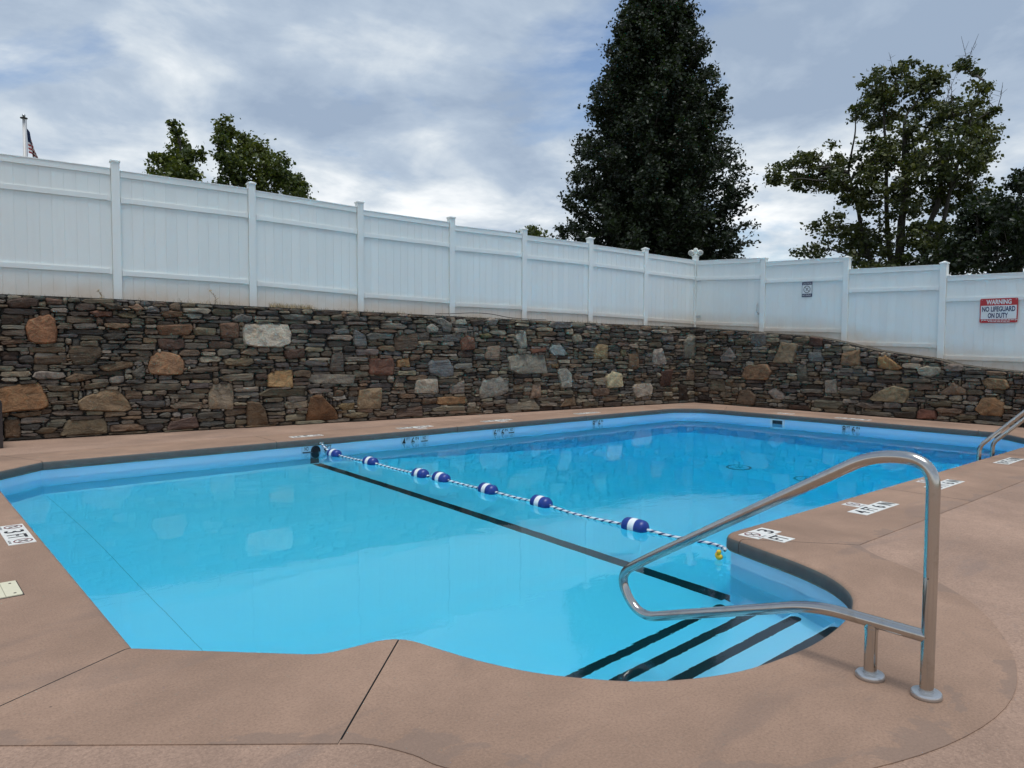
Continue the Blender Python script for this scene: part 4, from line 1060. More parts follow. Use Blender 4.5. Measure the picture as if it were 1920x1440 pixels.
# ------------------------------------------------------------------ pool fittings
sk = empty('pool_skimmer', (13.17, 7.28, -0.24)); tag(sk, 'white framed skimmer opening in the deep end wall', 'skimmer')
pl = Plate((13.176, 7.43, -0.240), -Y, UP)
for x0, y0, w_, h_ in ((0, 0, .30, .028), (0, .112, .30, .026), (0, .028, .045, .084), (.255, .028, .045, .084)): pl.rect(x0, y0, w_, h_, 0.012, 0.02, MAT['skimmer_white'], sk, 'frame')
pl.rect(.045, .028, .21, .084, 0.003, 0.006, MAT['skimmer_dark'], sk, 'throat')
for lab, yy in (('round main drain cover on the deep floor, farther from the handrail', 6.42), ('round main drain cover on the deep floor, nearer to the handrail', 5.28)):
    d_ = empty('main_drain', (10.45, yy, Z_DEEP)); tag(d_, lab, 'drain', 'main drains')
    mb = MB(); mb.lathe([(0.20, 0.0), (0.20, 0.025), (0.185, 0.030), (0.165, 0.030), (0.160, 0.012)], (10.45, yy, Z_DEEP), UP, 28); mb.build('frame_ring', MAT['drain_slot'], d_)
    mb = MB(); mb.lathe([(0.158, 0.0), (0.158, 0.026), (0.13, 0.036), (0.0, 0.040)], (10.45, yy, Z_DEEP), UP, 28); mb.build('cover', MAT['pool_paint'], d_)
    for k in range(4):
        an = math.pi * k / 4; mb = MB(); mb.box((10.45, yy, Z_DEEP + 0.041), 0.20, 0.010, 0.006, (Vector((math.cos(an), math.sin(an), 0)), Vector((-math.sin(an), math.cos(an), 0)), UP)); mb.build('slot', MAT['drain_slot'], d_)
ld = empty('skimmer_lid', (0.40, 4.58, 0)); tag(ld, 'pale cream square access lid set in the left coping', 'lid')
pl = Plate((0.235, 4.445, 0.0), X, Y)
pl.rect(-0.006, -0.006, 0.312, 0.292, 0.0015, 0.004, MAT['joint_filler'], ld, 'seat'); t_ = pl.rect(0, 0, 0.30, 0.28, 0.006, 0.005, MAT['lid_cream'], ld, 'lid_plate', 0.008)
simple('lid_groove', (0.36, 0.34, 0.24), 0.7)
pl.rect(0.225, 0.0, 0.004, 0.28, 0.0066, 0.001, MAT['lid_groove'], t_, 'groove')
for dx, dy in ((0.27, 0.235), (0.03, 0.235), (0.27, 0.04)):
    mb = MB(); mb.lathe([(0.007, 0), (0.006, 0.001)], pl.p(dx, dy, 0.0065), UP, 10); mb.build('screw', MAT['joint_filler'], t_)
# rope anchor cup in the far wall
an_ = empty('rope_anchor', (X_BREAK - 0.05, 9.40, -0.17)); tag(an_, 'round black rope anchor cup in the far pool wall', 'anchor')
mb = MB(); mb.lathe([(0.070, 0.0), (0.070, 0.010), (0.058, 0.014), (0.050, 0.004), (0.0, 0.003)], (X_BREAK - 0.052, 9.401, -0.178), (0, -1, 0), 28); mb.build('cup', MAT['black_rubber'], an_, True, sharp=40)
mb = MB(); mb.tube(smooth_path([(X_BREAK - 0.02, 9.375, -0.075), (X_BREAK - 0.02, 9.335, -0.073), (X_BREAK + 0.03, 9.335, -0.073), (X_BREAK + 0.03, 9.375, -0.075)], 0.012, 4), 0.006, 8); mb.build('eye', MAT['steel'], an_, True)

# ------------------------------------------------------------------ float rope
rp = empty('float_rope', (4.65, 6.0, Z_WATER)); tag(rp, 'blue and white safety rope with seven floats across the pool', 'float rope')
FLOATS = [8.93, 8.03, 6.91, 6.55, 5.72, 4.93, 3.79]
zf = Z_WATER + 0.018
key = [(4.63, 9.345, -0.085), (4.625, 9.22, -0.125), (4.61, 9.04, zf)] + [(4.61, 8.93, zf), (4.63, 8.5, zf - .01), (4.64, 8.03, zf), (4.655, 7.5, zf - .012), (4.635, 6.91, zf), (4.66, 6.72, zf), (4.67, 6.55, zf), (4.685, 6.1, zf - .012), (4.66, 5.72, zf), (4.67, 5.3, zf - .010), (4.66, 4.93, zf), (4.625, 4.4, zf - .014), (4.64, 3.79, zf), (4.655, 3.45, zf - .010), (4.70, 3.12, zf - .006), (4.62, 2.95, zf + .01), (4.50, 2.862, zf + 0.035)]
path = catmull(key, 14)
fine = []                                                  # even spacing for the strands
acc = 0.0; step = 0.011; prev = path[0]; fine.append(prev.copy())
for p in path[1:]:
    d = (p - prev).length
    while acc + d >= step:
        t_ = (step - acc) / d; prev = prev + (p - prev) * t_; fine.append(prev.copy()); d = (p - prev).length; acc = 0.0
    acc += d; prev = p
for k, mat in enumerate(('rope_white', 'rope_blue', 'rope_white')):
    pts = []
    for i, p in enumerate(fine):
        t_ = (fine[min(i + 1, len(fine) - 1)] - fine[max(i - 1, 0)]).normalized(); s_ = t_.cross(UP).normalized(); u_ = s_.cross(t_)
        ph = 2 * math.pi * (i * step / 0.085) + 2 * math.pi * k / 3; pts.append(p + (s_ * math.cos(ph) + u_ * math.sin(ph)) * 0.0062)
    mb = MB(); mb.tube(pts, 0.0074, 6); mb.build('rope_strand', MAT[mat], rp, True)
for y in FLOATS:
    i = min(range(len(path)), key=lambda q: abs(path[q].y - y)); c = path[i]; ax = (path[max(i - 2, 0)] - path[min(i + 2, len(path) - 1)]).normalized()
    ax = (ax + Vector((rng.uniform(-.05, .05), 0, rng.uniform(-.03, .03)))).normalized()
    L, R_ = 0.125, 0.068; prof = []
    for k in range(7): an = math.pi / 2 * k / 6; prof.append((max(0.014, R_ * math.sin(an)), -L + 0.052 * (1 - math.cos(an))))
    end1 = prof + [(R_, -0.030)]; end2 = [(r_, -h_) for r_, h_ in reversed(end1)]
    fl = empty('float', tuple(c)); fl.parent = rp; fl.location = Vector(c) - WORLD[rp.name]
    mb = MB(); mb.lathe(end1, c, ax, 26); mb.build('float_cap', MAT['float_blue'], fl, True, sharp=50)
    mb = MB(); mb.lathe(end2, c, ax, 26); mb.build('float_cap', MAT['float_blue'], fl, True, sharp=50)
    mb = MB(); mb.lathe([(R_ + .0008, -0.030), (R_ + .0015, -0.02), (R_ + .0015, 0.02), (R_ + .0008, 0.030)], c, ax, 26); mb.build('float_band', MAT['float_white'], fl, True, sharp=50)
mb = MB(); mb.tube(smooth_path([(4.605, 9.345, -0.072), (4.62, 9.318, -0.062), (4.65, 9.318, -0.068), (4.64, 9.345, -0.09), (4.62, 9.335, -0.088)], 0.012, 4), 0.005, 8); mb.build('hook', MAT['steel'], rp, True)

# ------------------------------------------------------------------ handrail and ladder
hr = empty('pool_handrail', (2.92, 1.1, 0)); tag(hr, 'polished steel handrail at the entry steps, in front of the water', 'handrail')
HX = 2.92
def yz(l_): return [(HX, a, b_) for a, b_ in l_]
path = smooth_path(yz([(0.99, 0.004), (0.99, 0.45), (0.992, 0.885), (1.205, 0.885), (2.30, 0.225), (2.50, 0.095), (2.355, -0.095), (1.42, 0.226), (0.992, 0.226)]), [0, 0, .21, .20, .14, .14, .15, .12, 0], 12)
i_cut = None
mb = MB(); mb.tube(path, 0.0242, 20); mb.build('rail_tube', MAT['steel'], hr, True, sharp=50)
mb = MB(); mb.tube(yz([(1.195, 0.004), (1.195, 0.215)]), 0.0242, 20); mb.build('post', MAT['steel'], hr, True, sharp=50)
for y_ in (0.99, 1.195):
    mb = MB(); mb.lathe([(0.052, 0.0005), (0.0535, 0.003), (0.0535, 0.015), (0.050, 0.020), (0.038, 0.0215), (0.027, 0.0215), (0.027, 0.026)], (HX, y_, 0), UP, 36); mb.build('escutcheon', MAT['steel_matte'], hr, True, sharp=35)
for y_, z_ in ((1.195, 0.210),):
    mb = MB()
    if z_ < .22: mb.lathe([(0.0262, -0.006), (0.0262, 0.004)], (HX, y_, z_ - 0.014), UP, 24)
    else: mb.lathe([(0.0262, -0.004), (0.0262, 0.006)], (HX, y_ - 0.012, z_), (0, 1, 0), 24)
    mb.build('weld', MAT['steel'], hr, True, sharp=35)
lr = empty('pool_ladder', (10.1, 2.75, 0)); tag(lr, 'steel grab rails of the pool ladder at the right edge of the pool', 'ladder')
for x_ in (9.92, 10.42):
    path = smooth_path([(x_, 2.885, -1.45), (x_, 2.885, 0.125), (x_, 2.24, 0.78), (x_, 1.96, 0.78), (x_, 1.90, 0.004)], [0, .07, .22, .18, 0], 10)
    mb = MB(); mb.tube(path, 0.0242, 18); mb.build('rail_tube', MAT['steel'], lr, True, sharp=50)
    mb = MB(); mb.lathe([(0.062, 0.0005), (0.064, 0.020), (0.058, 0.028), (0.027, 0.030)], (x_, 1.90, 0), UP, 30); mb.build('escutcheon', MAT['steel_matte'], lr, True, sharp=35)
for z_ in (-0.45, -0.75, -1.05, -1.35):
    mb = MB(); mb.box((10.17, 2.905, z_), 0.47, 0.085, 0.035, bev=0.008); mb.build('tread', MAT['float_white'], lr)

# ------------------------------------------------------------------ floating duck
dk = empty('rubber_duck', (4.425, 2.862, Z_WATER)); tag(dk, 'small yellow toy duck at the pool corner by the entry steps', 'toy duck')
def blob(c, rx, ry, rz, n1=12, n2=16, warp=None):
    v, f = [], []
    for i in range(n1 + 1):
        a = math.pi * i / n1
        for k in range(n2):
            b_ = 2 * math.pi * k / n2; p = Vector((math.sin(a) * math.cos(b_), math.sin(a) * math.sin(b_), math.cos(a)))
            if warp: p = warp(p)
            v.append(Vector(c) + Vector((p.x * rx, p.y * ry, p.z * rz)))
    for i in range(n1):
        for k in range(n2): f.append((i * n2 + k, (i + 1) * n2 + k, (i + 1) * n2 + (k + 1) % n2, i * n2 + (k + 1) % n2))
    return v, f
dc = Vector((4.425, 2.862, Z_WATER + 0.020))
DS = 0.66
v, f = blob(dc, 0.034 * DS, 0.046 * DS, 0.036 * DS, warp=lambda p: Vector((p.x, p.y, p.z + (0.55 * max(0, p.y) ** 2)))); mesh('body', v, f, MAT['duck_yellow'], dk, True)
hd = dc + Vector((-0.010, -0.006, 0.056)) * DS; v, f = blob(hd, 0.026 * DS, 0.026 * DS, 0.025 * DS); h_o = mesh('head', v, f, MAT['duck_yellow'], dk, True)
v, f = blob(hd + Vector((-0.029, 0.010, -0.003)) * DS, 0.012 * DS, 0.009 * DS, 0.005 * DS); mesh('bill', v, f, MAT['duck_bill'], h_o, True)
for e in (-1, 1):
    v, f = blob(hd + Vector((-0.016, 0.004 + e * 0.016, 0.008)) * DS, 0.004 * DS, 0.004 * DS, 0.005 * DS, 6, 8); mesh('eye', v, f, MAT['print_black'], h_o, True)

# ------------------------------------------------------------------ chair at the left edge, only one leg in view
ch = empty('patio_chair', (0.82, 11.02, 0)); tag(ch, 'dark brown patio chair leg cut off by the left edge, against the stone wall', 'chair')
for x_, y_, h_ in ((1.13, 10.86, 0.56), (0.56, 10.80, 0.56), (1.10, 11.38, 0.92), (0.53, 11.32, 0.92)):
    mb = MB(); mb.box((x_, y_, h_ / 2), 0.036, 0.036, h_, bev=0.005); mb.build('leg', MAT['dark_frame'], ch)
mb = MB(); mb.box((0.83, 11.08, 0.42), 0.56, 0.54, 0.035, bev=0.01); mb.build('seat', MAT['sling'], ch)
mb = MB(); mb.box((0.815, 11.36, 0.68), 0.54, 0.025, 0.44, bev=0.008); mb.build('backrest', MAT['sling'], ch)
for x_ in (1.115, 0.545):
    mb = MB(); mb.box((x_, 11.10, 0.575), 0.045, 0.58, 0.028, bev=0.006); mb.build('armrest', MAT['dark_frame'], ch)

# ------------------------------------------------------------------ flood light on the corner post
cp = RA.at(12.765, 0.02, 3.47)
fl = empty('flood_light', tuple(cp)); tag(fl, 'small white twin flood light on the fence corner post', 'flood light')
view = (Vector((-14.7, -10.3, 0))).normalized(); side = Vector((-view.y, view.x, 0))
mb = MB(); mb.lathe([(0.045, 0.0), (0.05, 0.012), (0.05, 0.05), (0.03, 0.06)], cp + Vector((0, 0, -0.012)), UP, 20); mb.build('base', MAT['lamp_white'], fl, True, sharp=40)
mb = MB(); mb.lathe([(0.02, -0.075), (0.052, -0.06), (0.058, 0.0), (0.052, 0.05), (0.03, 0.06)], cp + Vector((0, 0, 0.095)), (view + UP * -0.2), 20); mb.build('sensor', MAT['lamp_white'], fl, True, sharp=40)
for e in (-1, 1):
    ax = (view + side * e * 0.35 - UP * 0.30).normalized(); c = cp + side * e * 0.098 + Vector((0, 0, 0.045))
    mb = MB(); mb.lathe([(0.020, -0.10), (0.046, -0.075), (0.060, -0.01), (0.064, 0.045), (0.058, 0.05)], c, ax, 22); h_ = mb.build('lamp_head', MAT['lamp_white'], fl, True, sharp=40)
    mb = MB(); mb.lathe([(0.056, 0.0), (0.05, 0.004), (0.0, 0.010)], c + ax * 0.047, ax, 22); mb.build('lens', MAT['lamp_glass'], h_, True)
    mb = MB(); mb.tube([cp + Vector((0, 0, 0.04)), c - ax * 0.06], 0.014, 8); mb.build('arm', MAT['lamp_white'], fl, True)

# ------------------------------------------------------------------ flagpole and flag
FP = Vector((3.60, 26.76, 0))
po = empty('flagpole', (FP.x, FP.y, 1.75)); tag(po, 'white flagpole with a ball finial showing above the left end of the fence', 'flagpole')
mb = MB(); mb.tube([(FP.x, FP.y, 1.7), (FP.x, FP.y, 8.07)], [0.062, 0.042], 14); mb.build('pole', MAT['pole_white'], po, True)
mb = MB(); mb.lathe([(0.05, 0), (0.10, 0.006), (0.10, 0.028), (0.03, 0.034), (0.02, 0.06)], (FP.x, FP.y, 8.07), UP, 18); mb.build('truck', MAT['dark_frame'], po, True, sharp=40)
v, f = blob((FP.x, FP.y, 8.165), 0.048, 0.048, 0.048); mesh('finial', v, f, MAT['gate_metal'], po, True)
mb = MB(); mb.tube([(FP.x + .06, FP.y - .02, 8.06), (FP.x + .075, FP.y - .02, 2.6)], 0.007, 6); mb.build('halyard', MAT['dark_frame'], po)
v, f, mi = [], [], []                                    # limp flag: 13 stripes hanging in folds from the hoist
NS, NH = 26, 26
for i in range(NS + 1):                                   # along the fly
    u_ = i / NS
    for k in range(NH + 1):                               # down the hoist
        w_ = k / NH; drop = u_ * 0.95 * (1 - 0.15 * w_); out_ = 0.07 + 0.42 * (u_ ** 0.6) * (0.28 + 0.72 * w_) + 0.04 * math.sin(u_ * 15 + w_ * 2.2) * u_
        v.append((FP.x + out_ * 0.9 + 0.035 * math.sin(u_ * 11 + w_), FP.y - 0.05 + 0.11 * math.sin(u_ * 19 + w_ * 3.1) * (0.3 + u_), 7.78 - 0.72 * w_ - drop * 0.62))
for i in range(NS):
    for k in range(NH):
        f.append((i * (NH + 1) + k, (i + 1) * (NH + 1) + k, (i + 1) * (NH + 1) + k + 1, i * (NH + 1) + k + 1)); mi.append(2 if (i < NS * 0.4 and k < 14) else (k // 2) % 2)
o = mesh('flag', v, f, None, None, True, mats=[MAT['flag_red'], MAT['flag_white'], MAT['flag_blue']], mat_idx=mi); tag(o, 'limp striped flag hanging against the flagpole', 'flag')

# ------------------------------------------------------------------ dry grass, weed and cable on top of the stone wall
rg = random.Random(4); v, f = [], []
def blade(base, h, lean, w):
    az = rg.uniform(0, 6.28); d = Vector((math.cos(az), math.sin(az), 0)); sd = Vector((-d.y, d.x, 0)) * w; b0 = len(v)
    p1 = base + UP * h * .6 + d * lean * .35; p2 = base + UP * h * rg.uniform(.8, 1) + d * lean
    v.extend([base - sd, base + sd, p1 + sd * .7, p1 - sd * .7, p2]); f.extend([(b0, b0 + 1, b0 + 2, b0 + 3), (b0 + 3, b0 + 2, b0 + 4)])
for s0_, s1_, n__, hmx in ((-1.2, 12.2, 330, 0.05), (2.75, 3.45, 620, 0.11), (1.3, 2.2, 110, 0.10), (6.0, 7.6, 160, 0.05), (8.8, 9.6, 120, 0.07), (3.4, 5.2, 200, 0.06)):
    for _ in range(n__):
        s_ = rg.uniform(s0_, s1_); q = PA + DA * s_ + NA * rg.uniform(0.03, 0.26); blade(Vector((q.x, q.y, interp(TOP_A, s_) - 0.01)), rg.uniform(0.02, hmx), rg.uniform(0.01, hmx), rg.uniform(0.0012, 0.003))
for _ in range(140):
    s_ = rg.uniform(0.2, 8); q = PB + DB * s_ + NB * rg.uniform(0.03, 0.26); blade(Vector((q.x, q.y, interp(TOP_B, s_) - 0.01)), rg.uniform(0.02, .05), rg.uniform(0.01, .05), rg.uniform(0.0012, 0.0025))
o = mesh('dry_grass', v, f, MAT['dry_straw']); tag(o, 'dry straw grass along the tops of the stone walls', 'grass', kind='stuff')
def weed(label, s_, h, seed):
    r_ = random.Random(seed); q = PA + DA * s_ + NA * 0.12; b0 = Vector((q.x, q.y, interp(TOP_A, s_) - 0.02)); root = empty('weed', tuple(b0)); tag(root, label, 'weed')
    tip = b0 + DA * h * -0.35 + UP * h; mid = b0 + DA * h * 0.05 + UP * h * .5
    mb = MB(); stem = catmull([b0, mid, tip], 8); mb.tube(stem, [0.0035 * (1 - .6 * i / (len(stem) - 1)) for i in range(len(stem))], 5)
    for k in range(9):
        p = stem[3 + k % (len(stem) - 4)]; d = Vector((r_.uniform(-1, 1), r_.uniform(-.6, .6), r_.uniform(.2, .8))).normalized() * h * r_.uniform(.12, .3); mb.tube([p, p + d * .6, p + d], [0.002, 0.0015, 0.001], 4)
    mb.build('stem', MAT['dry_stem'], root)
    mb = MB()
    for k in range(26):
        p = stem[r_.randrange(3, len(stem))] + Vector((r_.uniform(-1, 1), r_.uniform(-1, 1), r_.uniform(-.5, 1))) * h * .12; a = Vector((r_.uniform(-1, 1), r_.uniform(-1, 1), r_.uniform(-.4, .8))).normalized() * .018; b_ = a.orthogonal().normalized() * .006; mb.add([p - a, p + b_, p + a, p - b_], [(0, 1, 2, 3)])
    mb.build('dry_leaves', MAT['dry_straw'], root)
weed('tall dry weed on the wall top before the second fence post', 1.92, 0.22, 1)
weed('short dry weed on the wall top just left of the first fence post', 0.40, 0.12, 2)
cpts = [(5.7, .02), (6.0, .035), (6.5, .075), (6.9, .07), (7.25, .03), (7.6, .012), (8.2, .012)]
cb = MB(); cb.tube(catmull([tuple(PA + DA * s_ + NA * 0.10 + UP * (interp(TOP_A, s_) + h)) for s_, h in cpts], 8), 0.006, 6); o = cb.build('cable', MAT['black_rubber'], None, True); tag(o, 'thin dark cable arching along the top of the long wall', 'cable')

# ------------------------------------------------------------------ trees
def leaf_cloud(name, centers, sizes, mat, parent, seed):
    """one mesh of leaf-shaped faces; centers (n,3) world"""
    rs = np.random.RandomState(seed); c = np.asarray(centers, float); n__ = len(c); sz = np.asarray(sizes)[:, None]
    a = rs.normal(size=(n__, 3)); a[:, 2] = a[:, 2] * 0.7 - 0.35; a /= np.linalg.norm(a, axis=1)[:, None]
    b_ = np.cross(a, rs.normal(size=(n__, 3))); b_ /= np.linalg.norm(b_, axis=1)[:, None]; nn = np.cross(a, b_)
    v = np.empty((n__, 6, 3)); L = sz * rs.uniform(.75, 1.25, (n__, 1)); Wd = L * rs.uniform(.26, .40, (n__, 1)); fold = L * .10
    v[:, 0] = c - a * L * .5; v[:, 1] = c - a * L * .12 + b_ * Wd + nn * fold; v[:, 2] = c + a * L * .22 + b_ * Wd * .75 + nn * fold
    v[:, 3] = c + a * L * .55; v[:, 4] = c + a * L * .22 - b_ * Wd * .75 + nn * fold; v[:, 5] = c - a * L * .12 - b_ * Wd + nn * fold
    o0 = WORLD[parent.name]; co = (v.reshape(-1, 3) - np.array(o0)).astype(np.float32)
    me = bpy.data.meshes.new(name); me.vertices.add(n__ * 6); me.vertices.foreach_set('co', co.ravel())
    idx = (np.arange(n__)[:, None] * 6 + np.array([0, 1, 2, 3, 0, 3, 4, 5])[None]).ravel().astype(np.int32)
    me.loops.add(len(idx)); me.loops.foreach_set('vertex_index', idx); me.polygons.add(n__ * 2); me.polygons.foreach_set('loop_start', np.arange(n__ * 2, dtype=np.int32) * 4)
    me.materials.append(mat); me.update(calc_edges=True); return link(name, me, parent, o0)
def limb(mb, a, b_, r0, r1, rr, sag=0.0, n__=7, wob=0.06):
    a, b_ = Vector(a), Vector(b_); L = (b_ - a).length; pts = []
    for i in range(n__ + 1):
        t_ = i / n__; p = a.lerp(b_, t_) + UP * (sag * L * (t_ * (1 - t_)) * 4)
        if 0 < i < n__: p += Vector((rr.uniform(-1, 1), rr.uniform(-1, 1), rr.uniform(-1, 1))) * wob * L * .5
        pts.append(p)
    pts = catmull(pts, 2); m_ = len(pts); mb.tube(pts, [r0 + (r1 - r0) * (i / (m_ - 1)) for i in range(m_)], 6, cap=False); return pts
def tree_from_profile(name, label, base, prof, seed, n_boughs, leaf, mat, twigs, leaves_per):
    rr = random.Random(seed); root = empty(name, base); tag(root, label, 'tree'); B = Vector(base)
    ztop = prof[-1][0]; mb = MB(); trunk = limb(mb, B - UP * .2, Vector((B.x, B.y, ztop - .4)), 0.24, 0.03, rr, 0, 9, 0.01)
    cs, sz = [], []
    for k in range(n_boughs):
        z1 = prof[0][0] + (ztop - prof[0][0]) * (k + rr.random()) / n_boughs; R_ = interp(prof, z1) * (rr.uniform(.74, 1.02) if rr.random() < .8 else rr.uniform(.4, .7))
        if rr.random() < .10: R_ *= 1.08
        az = k * 2.39996 + rr.uniform(-.5, .5); rise = R_ * rr.uniform(.25, .75)
        tip = Vector((B.x + R_ * math.cos(az), B.y + R_ * math.sin(az), z1)); st = Vector((B.x, B.y, max(B.z + .8, z1 - rise - .2)))
        pts = limb(mb, st, tip, 0.018 + 0.016 * R_, 0.006, rr, -0.05, 6, 0.05)
        for q in range(twigs):
            t_ = 1 - rr.random() ** 1.35 * 0.80; p = pts[min(len(pts) - 1, int(t_ * len(pts)))]; d = Vector((math.cos(az) + rr.uniform(-1.1, 1.1), math.sin(az) + rr.uniform(-1.1, 1.1), rr.uniform(-.35, 1.5))); d.normalize()
            ln = rr.uniform(.18, .62) * (0.6 + .25 * R_ / 2); e = p + d * ln; mb.tube([p, p.lerp(e, .5) + UP * .02, e], [.006, .004, .002], 4, cap=False)
            for w in range(leaves_per):
                t2 = rr.uniform(.15, 1.06); cs.append(p.lerp(e, t2) + Vector((rr.gauss(0, .065), rr.gauss(0, .065), rr.gauss(0, .06)))); sz.append(leaf * rr.uniform(.7, 1.2))
    # leader shoots at the very top
    for k in range(26):
        p = Vector((B.x + rr.gauss(0, .35), B.y + rr.gauss(0, .35), ztop - rr.uniform(0, 1.0)))
        for w in range(30): cs.append(p + Vector((rr.gauss(0, .09), rr.gauss(0, .09), rr.gauss(0, .22)))); sz.append(leaf)
    t_ = mb.build('trunk', MAT['bark'], root, True); leaf_cloud('crown', [tuple(p) for p in cs], sz, mat, root, seed); return len(cs)
def tree_from_lobes(name, label, base, lobes, seed, leaf, mat, per_m3, stems, bare=0, dens=60, spread=1.0):
    rr = random.Random(seed); root = empty(name, base); tag(root, label, 'tree'); B = Vector(base); mb = MB(); cs, sz = [], []
    tops = []
    for (dx, dy, z1, r0) in stems:
        a = B + Vector((dx * .15, dy * .15, -.2)); b_ = Vector((B.x + dx, B.y + dy, z1)); tops.append(limb(mb, a, b_, r0, r0 * .25, rr, 0, 9, 0.02))
    allp = [p for t_ in tops for p in t_]
    for (x, y, z, rx, rz) in lobes:
        C = Vector((x, y, z)); cand = [p for p in allp if p.z < z - .1] or allp
        st = min(cand, key=lambda p: (p - C).length + 0.4 * abs((z - p.z) - 0.9 * math.hypot(p.x - C.x, p.y - C.y)))
        pts = limb(mb, st, C, 0.025 + .03 * rx, 0.010, rr, 0.05, 6, 0.06)
        ncl = max(3, int(per_m3 * (rx * rz) ** 0.85))
        for q in range(ncl):                              # leafy sprays with gaps between them
            d = Vector((rr.gauss(0, 1), rr.gauss(0, 1), rr.gauss(0, 1))).normalized(); k_ = rr.random() ** 0.40 * rr.uniform(.80, 1.16) * spread
            tip = C + Vector((d.x * rx * k_, d.y * rx * k_, d.z * rz * k_)); s0_ = pts[rr.randrange(len(pts) // 2, len(pts))].lerp(C, .3); s0_ = s0_.lerp(tip, rr.uniform(.1, .4))
            mb.tube([s0_, s0_.lerp(tip, .55) + UP * .04, tip], [.010, .007, .003], 4, cap=False)
            cr = rr.uniform(.13, .27) * min(1.0, .5 + rx)
            for w in range(int(dens * rr.uniform(.6, 1.2))):
                e = Vector((rr.gauss(0, 1), rr.gauss(0, 1), rr.gauss(0, .62))) * cr; cs.append(tip + e * .62 + d * cr * .2); sz.append(leaf * rr.uniform(.65, 1.25))
    for q in range(bare):                                 # dead twigs standing out of the top
        x, y, z, rx, rz = lobes[rr.randrange(min(10, len(lobes)))]; a = Vector((x + rr.uniform(-.5, .5) * rx, y + rr.uniform(-.5, .5) * rx, z)); d = Vector((rr.uniform(-.5, .5), rr.uniform(-.5, .5), 1)).normalized(); e = a + d * (rz + rr.uniform(.2, .8))
        mb.tube([a, a.lerp(e, .5) + Vector((rr.uniform(-.05, .05), rr.uniform(-.05, .05), 0)), e], [.014, .009, .004], 5, cap=False)
        for w in range(4):
            p = a.lerp(e, rr.uniform(.45, .9)); d2 = Vector((rr.uniform(-1, 1), rr.uniform(-1, 1), rr.uniform(.2, .9))).normalized() * rr.uniform(.12, .35); mb.tube([p, p + d2], [.006, .003], 4, cap=False)
    mb.build('trunk', MAT['bark'], root, True); leaf_cloud('crown', [tuple(p) for p in cs], sz, mat, root, seed); return len(cs)
LOBES_RIGHT = [(25.48,10.05,10.00,0.90,0.73),(25.54,10.92,9.86,0.61,0.57),(26.26,9.55,9.68,0.66,0.66),(26.30,10.77,9.23,1.06,0.76),(26.14,9.36,8.70,0.90,0.73),(27.02,8.60,10.15,0.38,0.52),(24.36,7.50,8.61,0.31,0.34),(25.57,8.32,8.40,0.59,0.59),(27.24,8.09,8.69,0.58,0.34),(26.39,7.67,8.65,0.30,0.23),(27.07,8.19,7.90,0.72,0.62),(24.42,8.20,7.07,1.09,0.80),(25.10,9.67,7.47,1.30,0.96),(24.11,10.24,7.24,0.88,0.64),(24.38,11.93,7.38,1.19,0.65),(23.92,13.02,7.39,0.92,0.44),(22.15,12.51,6.73,0.52,0.21),(23.72,10.88,6.45,0.94,0.51),(24.33,9.97,6.06,1.12,0.78),(26.67,9.55,6.31,1.35,1.00),(26.55,8.41,6.47,0.79,0.79),(23.37,11.20,5.17,0.79,0.34),(25.50,11.46,4.89,1.01,0.55),(23.09,11.61,4.42,0.52,0.28),(25.47,10.05,4.83,1.51,0.70),(24.45,8.26,4.55,1.22,0.64),(23.20,10.36,8.81,0.43,0.20),(25.09,12.84,7.05,0.75,0.34),(25.00,7.38,6.86,0.38,0.28),(24.05,10.11,3.86,1.19,0.51),(26.90,9.55,4.03,1.44,0.54),]
LOBES_FAR_RIGHT = [(23.33,6.38,4.82,1.05,0.76),(21.60,5.63,5.42,0.34,0.34),(23.50,6.86,4.31,1.04,0.74),(22.39,5.80,3.82,1.10,0.69),(22.43,7.24,3.88,0.80,0.58),(21.42,5.25,4.59,0.91,0.78),(23.76,5.61,5.76,0.57,0.43),(22.59,6.87,5.08,0.38,0.35),(23.93,5.24,4.19,1.14,0.85),]
LOBES_LEFT_SMALL = [(6.54,21.80,6.97,0.22,0.39),(5.99,20.77,6.19,0.37,0.34),(6.39,20.77,6.03,0.37,0.37),(6.53,20.34,6.26,0.17,0.25),(5.69,20.55,5.74,0.22,0.14),(6.12,20.26,5.45,0.56,0.36),(6.15,20.72,6.96,0.11,0.17),]
LOBES_LEFT_BIG = [(7.83,21.41,7.28,0.31,0.31),(7.30,20.38,6.54,0.20,0.32),(8.39,21.35,6.83,0.53,0.37),(7.80,20.88,6.28,0.48,0.39),(8.71,20.46,6.26,0.58,0.38),(9.62,21.12,6.10,0.45,0.35),(8.57,20.87,5.90,0.77,0.40),(9.38,20.17,5.50,0.31,0.28),(7.62,21.24,7.50,0.12,0.14),(8.22,21.47,5.72,0.72,0.40),]
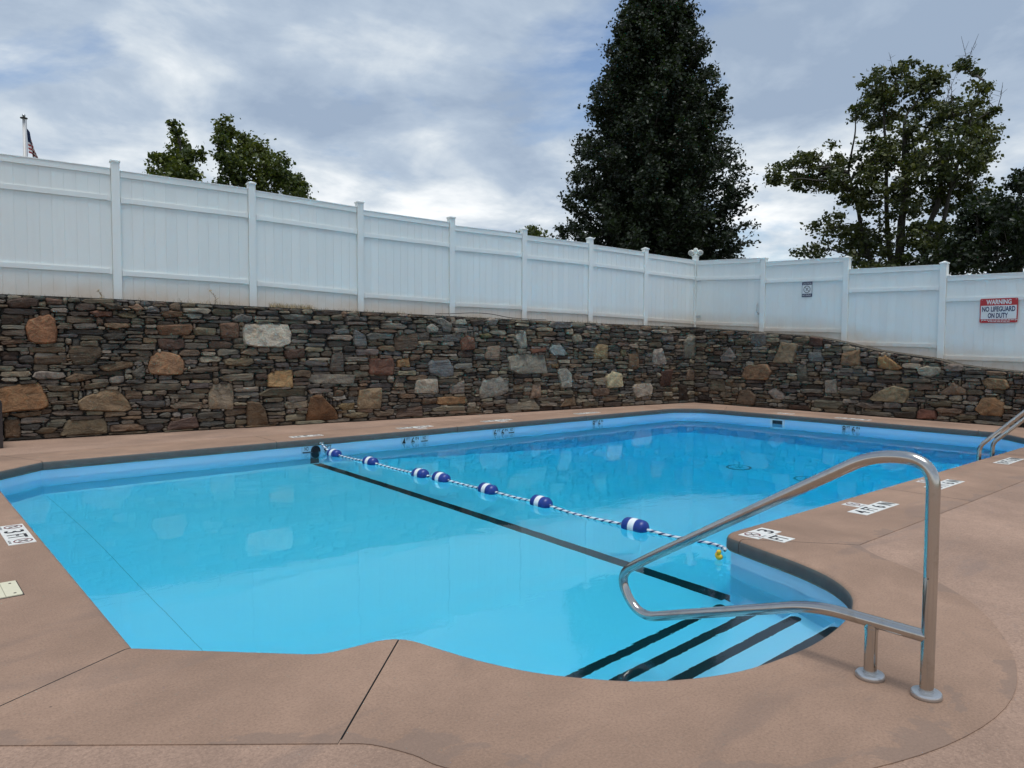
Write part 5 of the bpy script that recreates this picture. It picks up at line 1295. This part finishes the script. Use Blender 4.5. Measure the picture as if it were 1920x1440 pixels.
LOBES_TINY = [(13.30,14.46,4.33,0.18,0.11),(13.71,15.08,4.35,0.18,0.15),(13.41,14.32,4.21,0.20,0.11),]

n1 = tree_from_profile('linden_tree', 'tall dense dark tree behind the fence near the corner, cut by the top edge', (18.02, 14.24, 1.7), [(2.2, 2.1), (3.2, 2.55), (4.6, 2.68), (6.1, 2.45), (7.7, 2.06), (9.6, 1.55), (10.7, 1.10), (11.6, 0.66), (12.4, 0.25)], 21, 520, 0.10, MAT['leaf_dark'], 28, 15)
n2 = tree_from_lobes('ash_tree', 'broad open tree with visible limbs and bare twigs right of the tall dark one', (25.2, 9.8, 1.6), LOBES_RIGHT, 31, 0.115, MAT['leaf_mid'], 40, [(0.0, 0.0, 8.6, .20), (-1.0, 1.3, 7.0, .14), (0.9, -1.1, 8.2, .15), (0.3, 0.8, 9.4, .12), (1.0, -1.9, 9.6, .10)], 22, dens=64)
n3 = tree_from_lobes('maple_tree', 'dark tree at the right edge, lower than its tall neighbour', (22.9, 5.9, 1.2), LOBES_FAR_RIGHT, 41, 0.11, MAT['leaf_dark'], 60, [(0, 0, 5.0, .16), (.5, -.7, 4.6, .12), (-.3, .9, 4.4, .10)], 5)
n4 = tree_from_lobes('small_tree', 'smaller pointed green tree above the second fence panel, left of its twin', (6.3, 20.8, 1.7), LOBES_LEFT_SMALL, 51, 0.10, MAT['leaf_yellow'], 95, [(0, 0, 6.6, .10)], 0)
n5 = tree_from_lobes('small_tree', 'wider rounded yellowish green tree above the second and third fence panels', (8.4, 20.9, 1.7), LOBES_LEFT_BIG, 61, 0.10, MAT['leaf_yellow'], 95, [(0, 0, 6.4, .12), (-.6, .4, 6.9, .08), (.9, 0, 5.8, .08)], 1)
n6 = tree_from_lobes('young_tree', 'tip of a small tree just showing above the fence, left of the tall dark tree', (13.5, 14.6, 1.7), LOBES_TINY, 71, 0.07, MAT['leaf_yellow'], 150, [(0, 0, 4.2, .05)])
print('leaves', n1, n2, n3, n4, n5, n6)
